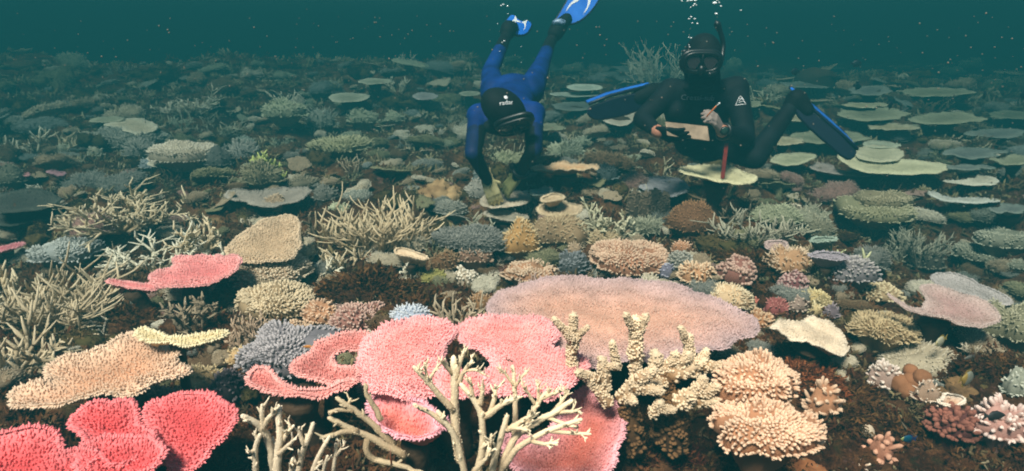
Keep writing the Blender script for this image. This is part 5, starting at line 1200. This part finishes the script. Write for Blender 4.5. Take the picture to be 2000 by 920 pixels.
    tube(w, np.array([c + (X[0] * math.cos(a) + Y[0] * math.sin(a)) * .043 for a in an]) - base, .012, 6, cap=False); ellipsoid(w, c - base + [-.045, -.01, .03], np.eye(3) * np.array([.024, .02, .024])); link('dive_watch', w.mesh('dive_watch'), RUBBER, t)
    # fins: blade, white print, dark rails, foot pocket
    def fin(outline, ys, marks, foot, ank):
        ys = np.asarray(ys); P = np.array([aty(x, y, yy) for (x, y), yy in zip(outline, ys)])
        c = P.mean(0); n = np.linalg.svd(P - c)[2][2]; n = n if n[1] < 0 else -n; P = P - ((P - c) @ n)[:, None] * n
        fo = link('fin', extrude(chaikin(P, 2), n, .012, base), FINB, t)
        rl = MB(); q = chaikin(P, 2); q = np.concatenate([q, q[:1]]); tube(rl, q - base - n * .004, .010, 6, cap=False); link('fin_rail', rl.mesh('fin_rail'), FIND, fo)
        for mk in marks:
            M = []
            for x, y in mk:
                d = ray(x, y); o = np.array([0, 0, CAM_Z]); M.append(o + d * (((c - o) @ n) / (d @ n)) + n * .0075)
            link('fin_print', extrude(np.array(M), n, .002, base), WHITE, fo)
        pk = MB(); capsule(pk, ank, foot, .062, .066); capsule(pk, foot, foot * .6 + c * .4, .066, .045); link('foot_pocket', blob('foot_pocket', pk, .010, .5, base), BLACK, fo)
        return fo
    fin([(982,50),(997,27),(1005,31),(1010,42),(1022,46),(1031,39),(1040,44),(1036,56),(1027,68),(1012,69),(996,66)], [5.06,5.2,5.22,5.2,5.2,5.22,5.2,5.16,5.08,5.04,5.03],
        [[(992,48),(1004,38),(1006,32),(1010,41),(1019,45),(1012,45),(1003,43)], [(1018,45),(1030,40),(1027,46),(1026,54),(1022,62),(1024,53),(1023,48)]], J['fl'], J['al'] * .35 + J['fl'] * .65)
    fin([(1080,48),(1093,27),(1108,2),(1124,-34),(1150,-52),(1186,-46),(1178,-16),(1165,8),(1150,27),(1132,42),(1112,47),(1096,46)], [5.05,5.1,5.16,5.25,5.3,5.3,5.24,5.18,5.13,5.08,5.05,5.04],
        [[(1104,24),(1112,9),(1122,0),(1138,-12),(1128,4),(1116,10),(1108,20)], [(1146,-4),(1156,-8),(1152,8),(1146,20),(1138,30),(1146,14),(1148,4)]], J['fr'], J['ar'] * .35 + J['fr'] * .65)
    pm = MB(); sphere(pm, aty(1092, 44, 4.98) - base, (.055, .03, .03), 14, 10); link('fin_buckle', pm.mesh('fin_buckle'), plain_mat('fin_buckle', '1a2c44', .4, .5, col2='9cb8d8', nscale=45), t)
blue_diver(); note(985, 230, 170, 380)

# ---- diver in black, upright, writing on a slate
def black_diver():
    J = dict(head=aty(1373, 118, 3.66), chin=aty(1373, 148, 3.62), neck=aty(1374, 160, 3.72), chest=aty(1374, 200, 3.80), belly=aty(1374, 245, 3.90), sl=aty(1310, 178, 3.76), sr=aty(1437, 174, 3.76),
             el=aty(1254, 233, 3.62), wl=aty(1286, 258, 3.44), er=aty(1456, 268, 3.60), wr=aty(1410, 256, 3.42), hl=aty(1346, 278, 4.0), hr=aty(1406, 280, 4.0),
             kr=aty(1474, 308, 3.62), ar=aty(1548, 205, 3.80), fr=aty(1556, 194, 3.80), kl=aty(1318, 218, 3.72), al=aty(1290, 178, 4.02), fl=aty(1268, 182, 4.0))
    base = np.array([J['chest'][0], J['chest'][1], 0.0])
    t = thing('diver', 'diver in a black wetsuit, hood and snorkel writing on a slate', 'person', base)
    mb = MB(); cp = lambda a, b, r1, r2: capsule(mb, J[a], J[b], r1, r2)
    cp('sl', 'el', .072, .056); cp('el', 'wl', .054, .036); cp('sr', 'er', .074, .058); cp('er', 'wr', .056, .037)
    cp('hr', 'kr', .10, .072); cp('kr', 'ar', .070, .045); cp('ar', 'fr', .046, .05); cp('hl', 'kl', .095, .066); cp('kl', 'al', .062, .045); cp('al', 'fl', .046, .045)
    ax = norm((J['belly'] - J['chest'])[None])[0]; sd = np.array([1.0, 0, 0]); dn = np.cross(ax, sd)
    ellipsoid(mb, J['chest'], np.stack([sd * .19, ax * .19, dn * .125])); ellipsoid(mb, J['belly'], np.stack([sd * .165, ax * .18, dn * .115])); ellipsoid(mb, (J['hl'] + J['hr']) / 2, np.stack([sd * .17, ax * .14, dn * .12]))
    cp('sl', 'chest', .08, .11); cp('sr', 'chest', .08, .11); cp('neck', 'chest', .066, .09); cp('head', 'neck', .065, .065)
    ellipsoid(mb, J['head'], np.diag([.078, .098, .118])); ellipsoid(mb, J['chin'] + [0, .03, 0], np.eye(3) * .05); ellipsoid(mb, aty(1373, 132, 3.565), np.diag([.016, .022, .024]))
    # bare writing hand, its fingers closed on the pencil
    me = blob('body', mb, .011, .5, base)
    def fn(P):
        P = P + base; i = np.zeros(len(P), int); d, _ = seg_dist(P, J['head'], J['chin']); i[(d < .12) & (P[:, 1] < J['head'][1] - .055)] = 1
        for a, b in (('el', 'wl'), ('er', 'wr')):
            d, q = seg_dist(P, J[a], J[b]); i[(d < .07) & (q > .90)] = 1
        return i
    paint(me, [BLACK2, SKIN], fn); link('body', me, None, t)
    hd = MB(); ellipsoid(hd, J['head'] + [0, .012, .02], np.diag([.108, .118, .132])); capsule(hd, J['head'] + [0, .04, 0], J['neck'] + [0, .02, 0], .10, .105); ellipsoid(hd, J['neck'] + [0, .0, -.035], np.diag([.14, .085, .04])); ellipsoid(hd, J['chin'] + [0, .01, -.02], np.diag([.085, .06, .055]))
    hood = blob('hood', hd, .010, .5, base); link('hood', hood, BLACK, t)
    mc = aty(1371, 122, 3.525); mask_parts(t, mc, np.array([-.03, -1, -.18]), np.array([0, 0, 1.0]), base, .19, .10)
    st = MB(); an = np.linspace(0, 6.283, 33); tube(st, np.array([J['head'] + [.112 * math.sin(a), .015 - .125 * math.cos(a), .0 + .01 * math.cos(a)] for a in an]) - base, .010, 6, cap=False)
    sphere(st, aty(1338, 101, 3.62) - base, (.02, .014, .014), 10, 8); link('mask_strap', st.mesh('mask_strap'), RUBBER, t)
    sn = MB(); pts = np.array([aty(1384, 146, 3.52), aty(1396, 142, 3.53), aty(1406, 128, 3.56), aty(1411, 108, 3.6), aty(1413, 88, 3.62), aty(1409, 68, 3.62), aty(1402, 50, 3.62), aty(1398, 41, 3.62)])
    q = np.stack([np.interp(np.linspace(0, 7, 29), np.arange(8), pts[:, i]) for i in range(3)], 1); q[1:-1] = .25 * q[:-2] + .5 * q[1:-1] + .25 * q[2:]
    rr = np.full(29, .0135); rr[-7:] = [.0145, .017, .019, .0195, .018, .014, .006]; tube(sn, q - base, rr, 10); link('snorkel', sn.mesh('snorkel'), RUBBER, t)
    tm = text_mesh('Cressi-sub', .045, 'chest_logo'); wrap_text(tm, aty(1370, 191, 3.6), [1, 0, -.03], [0, 0, 1], [0, -1, .1], me, base); link('chest_logo', tm, GREYP, t)
    # emblem on the sleeve: a mountain outline over a curved base line
    em = MB(); E = lambda x, y: aty(x, y, 3.66) - base
    for path in ([(1437,206),(1440,199),(1443,191),(1446,188),(1449,191),(1454,200),(1456,204),(1448,204),(1437,206)], [(1443,197),(1450,193)], [(1443,200),(1451,198)], [(1444,193),(1449,192)]):
        tube(em, np.array([E(*p) for p in path]), .0022, 4)
    emm = em.mesh('sleeve_emblem')
    from mathutils.bvhtree import BVHTree
    bv = BVHTree.FromPolygons([v.co for v in me.vertices], [tuple(p.vertices) for p in me.polygons])
    for v in emm.vertices:
        o = Vector(np.array([0, 0, CAM_Z]) - base); d = (v.co - o).normalized(); h_, nn, *_ = bv.ray_cast(o, d)
        if h_ is not None: v.co = h_ + nn * .003
    link('sleeve_emblem', emm, WHITE, t)
    # left of the picture: black glove folded over the edge of the slate
    g = MB(); hand(g, J['wl'], aty(1322, 264, 3.36) - J['wl'], np.array([-.1, -.8, -.45]), .185, .22, 1, .10, .25); link('glove', blob('glove', g, .0042, .4, base, 3), BLACK, t)
    g = MB(); hand(g, J['wr'], aty(1389, 222, 3.36) - J['wr'], np.array([.75, -.55, .3]), .18, .62, 1, .10, .6); link('glove', blob('glove', g, .0042, .4, base, 3), GREY_TAN, t)
    w = MB(); d = norm((J['er'] - J['wr'])[None])[0]; c = J['wr'] + d * .02; X, Y = frames(d[None])
    tube(w, np.array([c + (X[0] * math.cos(a) + Y[0] * math.sin(a)) * .041 for a in an]) - base, .011, 6, cap=False); ellipsoid(w, aty(1416, 256, 3.37) - base, np.diag([.026, .014, .026])); wo = link('dive_watch', w.mesh('dive_watch'), RUBBER, t)
    wf = MB(); ellipsoid(wf, aty(1415.5, 255, 3.358) - base, np.diag([.018, .005, .018])); link('watch_face', wf.mesh('watch_face'), plain_mat('watch_face', '2c4038', .2, .6, .1), wo)
    def fin(outline, ys, edge, foot, ank, back):
        P = np.array([aty(x, y, yy) for (x, y), yy in zip(outline, ys)]); c = P.mean(0); n = np.linalg.svd(P - c)[2][2]; n = n if n[1] < 0 else -n; P = P - ((P - c) @ n)[:, None] * n
        fo = link('fin', extrude(chaikin(P, 1), n, .022, base), FIND, t)
        # bright blue upper face of the blade: a sloping slab that reaches back from the upper edge
        A = np.array([aty(*q) for q in edge]); Bk = A + np.array([0, .16, back]); top = link('fin_top', extrude(np.concatenate([A, Bk[::-1]]), norm(np.cross(A[-1] - A[0], Bk[0] - A[0])[None])[0], .014, base), FINB, fo)
        for off in (0.0, 1.0):
            rl = MB(); tube(rl, (A * (1 - off) + Bk * off) - base, .011, 6); link('fin_rail', rl.mesh('fin_rail'), FIND, fo)
        pk = MB(); capsule(pk, ank, foot, .056, .064); capsule(pk, foot, foot * .65 + c * .35, .062, .05); link('foot_pocket', blob('foot_pocket', pk, .010, .5, base), BLACK, fo)
    fin([(1558,200),(1576,206),(1604,232),(1640,262),(1674,292),(1664,313),(1650,311),(1618,284),(1584,254),(1560,232),(1548,214)], np.linspace(3.78, 3.66, 6).tolist() + np.linspace(3.65, 3.77, 5).tolist(),
        [(1562, 194, 3.79), (1580, 206, 3.77), (1606, 229, 3.74), (1642, 260, 3.70), (1675, 291, 3.66)], J['fr'], J['ar'], .062)
    fin([(1278,176),(1240,182),(1200,190),(1160,204),(1148,210),(1148,226),(1162,236),(1195,232),(1235,222),(1268,206)], np.linspace(3.98, 3.86, 5).tolist() + np.linspace(3.85, 3.96, 5).tolist(),
        [(1150, 203, 3.86), (1190, 187, 3.90), (1232, 176, 3.94), (1276, 166, 3.99)], J['fl'], J['al'], .0)
    return t
black_diver(); note(1400, 190, 330, 260)

SL = np.array([aty(1299, 238, 3.40), aty(1382, 247, 3.36), aty(1386, 276, 3.33), aty(1303, 265, 3.36)])
sb = SL.mean(0); sn_ = np.cross(SL[1] - SL[0], SL[3] - SL[0]); sn_ = norm(sn_[None])[0]; sn_ = sn_ if sn_[1] < 0 else -sn_
tag(link('slate', extrude(SL, sn_, .008, sb), plain_mat('worn_slate_board', '84705c', .7, .3, col2='b09880', nscale=16, bump=.15), None, sb), 'worn tan writing slate held in the gloves of the black diver', 'slate')
pa, pb = aty(1380, 228, 3.33), aty(1399, 207, 3.31); pmb = MB(); tube(pmb, np.array([pa, (pa + pb) / 2, pb]) - pa, .0045, 6, (0, 0)); pen = thing('pencil', 'orange pencil with a white end in the hand of the black diver', 'pencil', pa)
link('shaft', pmb.mesh('shaft'), plain_mat('orange_pencil', 'c4703c', .5, .4, .1), pen)
e_ = MB(); sphere(e_, aty(1405, 202, 3.30) - pa, .0055, 10, 8); tube(e_, np.array([pb, aty(1405, 202, 3.30)]) - pa, .0028, 5); link('end_cap', e_.mesh('end_cap'), WHITE, pen)
ra, rb_ = aty(1419, 280, 3.42), atz(1411, 349, .212); rmb = MB(); dr = norm((rb_ - ra)[None])[0]; xs = norm(np.cross(dr, [0, 1.0, 0])[None])[0]
st_ = link('measuring_stick', extrude(np.array([ra - xs * .011, ra + xs * .011, rb_ + xs * .011, rb_ - xs * .011]), np.cross(xs, dr), .008, rb_), plain_mat('red_stick', '641810', .6, .3, .1, col2='8c281c', nscale=30), None, rb_)
tag(st_, 'red measuring stick standing on the pale yellow plate coral', 'stick')

# ------------------------------------------------------------------ fish, bubbles, drifting specks
def fish(label, px, py, y, L, deep, yaw, pitch, cols, cat='fish', name='fish', group=None):
    p = aty(px, py, y); t = thing(name, label, cat, p, group, rad(yaw)); t.rotation_euler = (0, rad(pitch), rad(yaw))
    x = np.linspace(-.5, .5, 17); prof = np.sin(np.clip((x + .52) / 1.02, 0, 1) * math.pi) ** .75 * deep * (1 - .25 * (x > .1) * (x - .1)); prof[0] = deep * .16; prof[-1] = deep * .06
    mb = MB(); k = 14; an = np.arange(k) * 6.2832 / k; V = np.concatenate([np.stack([np.full(k, xx * L), np.cos(an) * pr * L * .32, np.sin(an) * pr * L], 1) for xx, pr in zip(x, prof)]); j = np.arange(k)
    Q = np.concatenate([np.stack([i * k + j, (i + 1) * k + j, (i + 1) * k + (j + 1) % k, i * k + (j + 1) % k], 1) for i in range(16)]); V = np.concatenate([V, [[-.51 * L, 0, 0], [.53 * L, 0, -.01 * L]]])
    T = np.concatenate([np.stack([j, (j + 1) % k, np.full(k, 17 * k)], 1), np.stack([16 * k + (j + 1) % k, 16 * k + j, np.full(k, 17 * k + 1)], 1)])
    mb.add(V, T, Q); me = mb.mesh('fish_body'); ms = [plain_mat('fish_' + c, c, .45, .4, .08, 90) for c in cols]
    paint(me, ms, lambda P: np.where(P[:, 0] > L * .30, np.minimum(1, len(ms) - 1), np.where(P[:, 0] < -L * .28, np.minimum(2, len(ms) - 1), 0))); link('fish_body', me, None, t)
    def fin(nm, pts, m):
        bm = bmesh.new(); vs = [[bm.verts.new((a * L, s * .006 * L, b * L)) for a, b in pts] for s in (-1, 1)]; bm.faces.new(vs[0]); bm.faces.new(vs[1][::-1]); n = len(pts)
        for i in range(n): bm.faces.new((vs[0][(i + 1) % n], vs[0][i], vs[1][i], vs[1][(i + 1) % n]))
        me = bpy.data.meshes.new(nm); bm.to_mesh(me); bm.free(); link(nm, me, m, t)
    fin('tail_fin', [(-.46, .06), (-.72, .22), (-.66, 0), (-.72, -.22), (-.46, -.06)], ms[-1])
    fin('dorsal_fin', [(.15, deep * .9), (-.05, deep * 1.22), (-.30, deep * 1.12), (-.42, deep * .45), (-.1, deep * .8)], ms[min(2, len(ms) - 1)])
    fin('anal_fin', [(.02, -deep * .9), (-.18, -deep * 1.2), (-.34, -deep * 1.0), (-.42, -deep * .45), (-.1, -deep * .8)], ms[min(2, len(ms) - 1)])
    for s in (-1, 1):
        e = MB(); sphere(e, (.36 * L, s * deep * L * .20, deep * L * .18), .028 * L, 10, 8); link('eye', e.mesh('eye'), RUBBER, t)
    note(px, py, 50, 30)
    return t
fish('pale butterflyfish with an olive yellow back, upper of two at right', 1836, 667, 1.86, .052, .36, 205, 14, ('a8a48c', 'b8ac80', '94803c'), 'butterflyfish', 'butterflyfish')
fish('grey butterflyfish with yellow back edge, lower of two at right', 1890, 739, 1.62, .062, .40, 25, 10, ('78786c', '60604c', '8c7434'), 'butterflyfish', 'butterflyfish')
fish('slim pale fish below the dusky pink plate coral', 1892, 698, 1.78, .042, .17, 200, 4, ('6c6860', '8c8478', '54504c'))
fish('small dark blue damselfish in the lower right shade', 1772, 857, 1.30, .038, .26, 190, -6, ('14485c', '8c9458', '20305c'), 'damselfish', 'damselfish')
fish('dark grey fish half hidden above the pale pink corner coral', 1946, 812, 1.42, .06, .22, 10, 4, ('2c2c2c', '202020', '383838'))
fish('slender orange wrasse pointing down under the pink bowl coral', 764, 900, 1.10, .055, .12, 100, 62, ('b8683c', 'd08c5c', '8c4830'), 'wrasse', 'wrasse')
fish('tiny orange fish over the lavender finger coral', 600, 677, 1.72, .03, .16, 180, 0, ('c8843c', 'e0a050', 'd89448'))
for i, (px, py, y, L, lab) in enumerate(((1674, 124, 5.5, .085, 'dark little fish in open water, highest of the dark ones'), (1552, 140, 5.0, .075, 'dark little fish above the far reef, right of the black hood'), (1740, 205, 4.6, .085, 'dark little fish above the far plates on the right'), (1923, 186, 5.2, .11, 'dark round fish over the gully at far right'), (1997, 186, 5.0, .08, 'dark little fish cut by the right frame edge'), (1676, 168, 5.6, .09, 'dark little fish just over the thin far plates'))):
    fish(lab, px, py, y, L, .34, 180 * (i % 2) + 20 * i, 0, ('14202a', '0e181e', '14202a'), 'fish', 'dark_fish', 'dark fish over the reef')

BUB = plain_mat('air_bubble', 'f0f4f4', .12, .9, .02)
rs_ = np.random.RandomState(3)
blist = [(1357, 37, 3.2), (1350, 33, 2.8), (1362, 46, 3), (1352, 45, 2.4), (1346, 37, 2.6), (1357, 8, 3), (1354, 11, 2.6), (1349, 14, 2), (1343, 2, 3), (1350, 1, 4), (1358, 1, 4), (1332, 2, 2.2), (1345, 73, 2), (1350, 74, 2.2), (1347, 92, 2), (1396, 6, 5.5), (1401, 0, 4), (1399, 27, 4), (1408, 12, 2.8), (1404, 5, 2.6), (1346, 88, 1.6), (1360, 10, 1.8), (1447, 20, 2.2),
         (983, 9, 3.4), (979, 11, 2.4), (991, 12, 2.4), (981, 83, 2), (985, 80, 2.6), (1018, 91, 1.6), (976, 100, 1.4), (992, 27, 1.6), (1006, 44, 1.4), (1018, 122, 1.4), (972, 46, 1.8)]
for i, (px, py, r) in enumerate(blist):
    blue = px < 1100; p = aty(px, py, (4.7 if blue else 3.55) + rs_.normal(0, .05)); mb = MB(); rr = r * .62 / pxm(p)
    sphere(mb, (0, 0, 0), (rr * rs_.uniform(1.0, 1.7), rr, rr * .8), 12, 8)
    tag(link('air_bubble', mb.mesh('air_bubble'), BUB, None, p), 'silvery air bubble drifting around the fins of the blue diver' if blue else 'silvery air bubble rising above the hood of the black diver', 'bubble', 'air bubbles by the blue fins' if blue else 'air bubbles over the black hood')
def specks():
    mb = MB(); n = 620; y = .9 + 4.2 * rs_.rand(n) ** .7; x = (rs_.rand(n) * 2 - 1) * y * .85; z = CAM_Z - .9 * rs_.rand(n) ** 1.6 * y * .35 + .1 * rs_.rand(n) * y * .5; z = np.minimum(np.maximum(z, terr(x, y) + .15), 1.6)
    P = np.stack([x, y, z], 1); ok = proj_ok(P); P = P[ok]
    for p in P: sphere(mb, p, .0010 * depth_of(p) * rs_.uniform(.5, 1.6), 6, 4)
    o = link('drifting_specks', mb.mesh('drifting_specks'), plain_mat('silt_speck', '6a665c', .9, .1, .1)); o['kind'] = 'stuff'
def proj_ok(P): return np.array([(depth_of(p) > .6) for p in P])
specks()
# ------------------------------------------------------------------ the many smaller corals between and beyond: a few models, copied
def fillers():
    rs = np.random.RandomState(21)
    note(1700, 715, 130, 70); note(1520, 650, 60, 30)
    def model(kind, v):
        mb = MB()
        if kind == 'plate coral':
            a = np.linspace(0, 6.2832, 15)[:-1]; r = 1 + .42 * (rs.rand(14) - .5) * 2
            P = np.stack([np.cos(a) * r * .5, np.sin(a) * r * .42, 0 * a + .22], 1)
            pl, rm, C = plate_meshes(P, [(-.1, .1)[v % 2], -.12, 1], .05, .03, .02, 6.0, .03, .045, .035, .011, 4, .8, 1.0, 50 + v, prof=((0, 1),))
            st = stalk_mesh(np.array([0, 0, -.08]), np.array([C[0], C[1], .2]), .10, .16, v)
            for m in (pl, rm, st):
                mb.t += [q + mb.n for q in m.t]; mb.q += [q + mb.n for q in m.q]; mb.v += m.v; mb.c += m.c; mb.n += m.n
        elif kind in ('bushy coral', 'cushion coral', 'knobbly coral'):
            b, c = cushion_mbs(.42, .36, (.2, .3, .16)[v % 3], .06, {'bushy coral': 'shaggy', 'cushion coral': 'spiky', 'knobbly coral': 'cauli'}[kind], 200, (.3, .5)[v % 2], 80 + v, (1.5, 1.9, 1.7)[v % 3], .35, (1.5, 1.2, 1.6)[v % 3])
            for m in (b, c):
                mb.t += [q + mb.n for q in m.t]; mb.q += [q + mb.n for q in m.q]; mb.v += m.v; mb.c += m.c; mb.n += m.n
        elif kind == 'staghorn coral':
            for i in range(12):
                az = rs.rand() * 6.28; pol = .35 + .8 * rs.rand()
                grow(mb, [math.cos(az) * .12, math.sin(az) * .12, -.03], [math.sin(pol) * math.cos(az), math.sin(pol) * math.sin(az), math.cos(pol)], .3 + .12 * rs.rand(), .027, 1, rs, 5, .05, .25, 3)
        else:
            for i in range(4): sphere(mb, (rs.normal(0, .16), rs.normal(0, .16), .02 * i), np.array([.3, .28, .2]) * rs.uniform(.7, 1.1), 22, 14, .3, 4, rs.rand() * 99)
            V = np.concatenate(mb.v); V = V[V[:, 2] > -.02]; V = V[rs.randint(0, len(V), 160)]; v_, T, Q, r = leaf_clumps(V, norm(V), np.full(len(V), .06) * (.5 + rs.rand(len(V))), 7, rs, .8); mb.add(v_, T, Q, .5, 0, r)
        return mb.mesh(kind.replace(' ', '_'))
    kinds = ['plate coral', 'bushy coral', 'cushion coral', 'knobbly coral', 'staghorn coral', 'overgrown rock']
    lib = {k: [model(k, v) for v in range(3)] for k in kinds}
    pal = {'tan': ('8a7254', 'ccb694'), 'cream': ('a8987c', 'e0d4bc'), 'pale green': ('848a70', 'bec6ac'), 'grey': ('686a64', 'a8aaa0'), 'olive': ('66643e', 'a8a274'), 'bluish grey': ('6c7676', 'a4b0ae'), 'brown': ('5a432c', '93754f'), 'white': ('b0a894', 'f0e8d4'), 'pinkish': ('8c6a60', 'c8a498')}
    rockm = attr_mat('overgrown_rock', ('26160c', '3c2816', '50391f', '4a4526', '6c5434'))
    share = {k: [None] * 3 for k in kinds}
    anchors = [h for h in HEROES if h[4]]
    done = [(h[0], h[1], h[2], h[3]) for h in HEROES]; used = set(); count = 0; tries = 0
    while count < 960 and tries < 120000:
        tries += 1
        px = rs.uniform(-20, 2020); py = 118 + 640 * rs.rand() ** 1.15
        if px > 1640 and 330 < py < 570 and rs.rand() < .8: continue
        w = (20 + 70 * rs.rand() ** 1.8) * (.62 + .0016 * py); h = w * .42
        lim = .47 if py < 470 else .50
        if any(abs(px - a) < (w + c) * .5 * lim and abs(py - b) < (h + d) * .5 * lim for a, b, c, d in done): continue
        p = hit(px, py + h * .3)
        if p[1] > 17: continue
        k = kinds[rs.choice(6, p=(.17, .17, .26, .10, .13, .17) if py < 440 else (0, .14, .31, .20, .22, .13))]
        names = ['tan', 'cream', 'tan', 'cream', 'brown', 'pinkish', 'grey', 'olive', 'white'] if py > 330 else ['pale green', 'grey', 'olive', 'bluish grey', 'cream', 'tan', 'white', 'brown']
        cn = names[rs.randint(len(names))]; size = 'small' if w < 44 else 'fair-sized' if w < 66 else 'broad'
        desc = f'{size} overgrown brown {"rock" if True else ""}'.strip() if k == 'overgrown rock' else f'{size} {cn} {k}'
        lab = None
        near = sorted(anchors, key=lambda a: (a[0] - px) ** 2 + ((a[1] - py) * 1.6) ** 2)[:9]
        for a in near:
            dx, dy = px - a[0], (py - a[1]) * 1.8
            rel = ('right of' if dx > 0 else 'left of') if abs(dx) > abs(dy) else ('in front of' if dy > 0 else 'behind')
            t_ = f'{desc} {rel} the {a[4]}'
            if t_ not in used and len(t_.split()) <= 16: lab = t_; break
        if lab is None: continue
        used.add(lab); v = rs.randint(3); nm = k.replace(' ', '_')
        if share[k][v] is None: o = bpy.data.objects.new(nm, lib[k][v]); share[k][v] = o; o.data.materials.append(rockm)
        else: o = share[k][v].copy()
        COL.objects.link(o); o.material_slots[0].link = 'OBJECT'
        o.material_slots[0].material = rockm if k == 'overgrown rock' else coral_mat(*pal[cn], vor=90, bump=.4)
        s = w / pxm(p); o.location = p; o.scale = (s * rs.uniform(.8, 1.25), s * rs.uniform(.7, 1.2), s * rs.uniform(.7, 1.3)); o.rotation_euler = (rs.normal(0, .2), rs.normal(0, .2), rs.rand() * 6.28)
        tag(o, lab, k if k != 'overgrown rock' else 'rock', {'plate coral': 'small plate corals on the reef', 'bushy coral': 'bushy corals on the reef', 'cushion coral': 'cushion corals on the reef', 'knobbly coral': 'knobbly corals on the reef', 'staghorn coral': 'small staghorn corals on the reef', 'overgrown rock': 'overgrown rocks on the reef'}[k])
        done.append((px, py, w, h)); count += 1
    print('fillers', count, tries)
fillers()
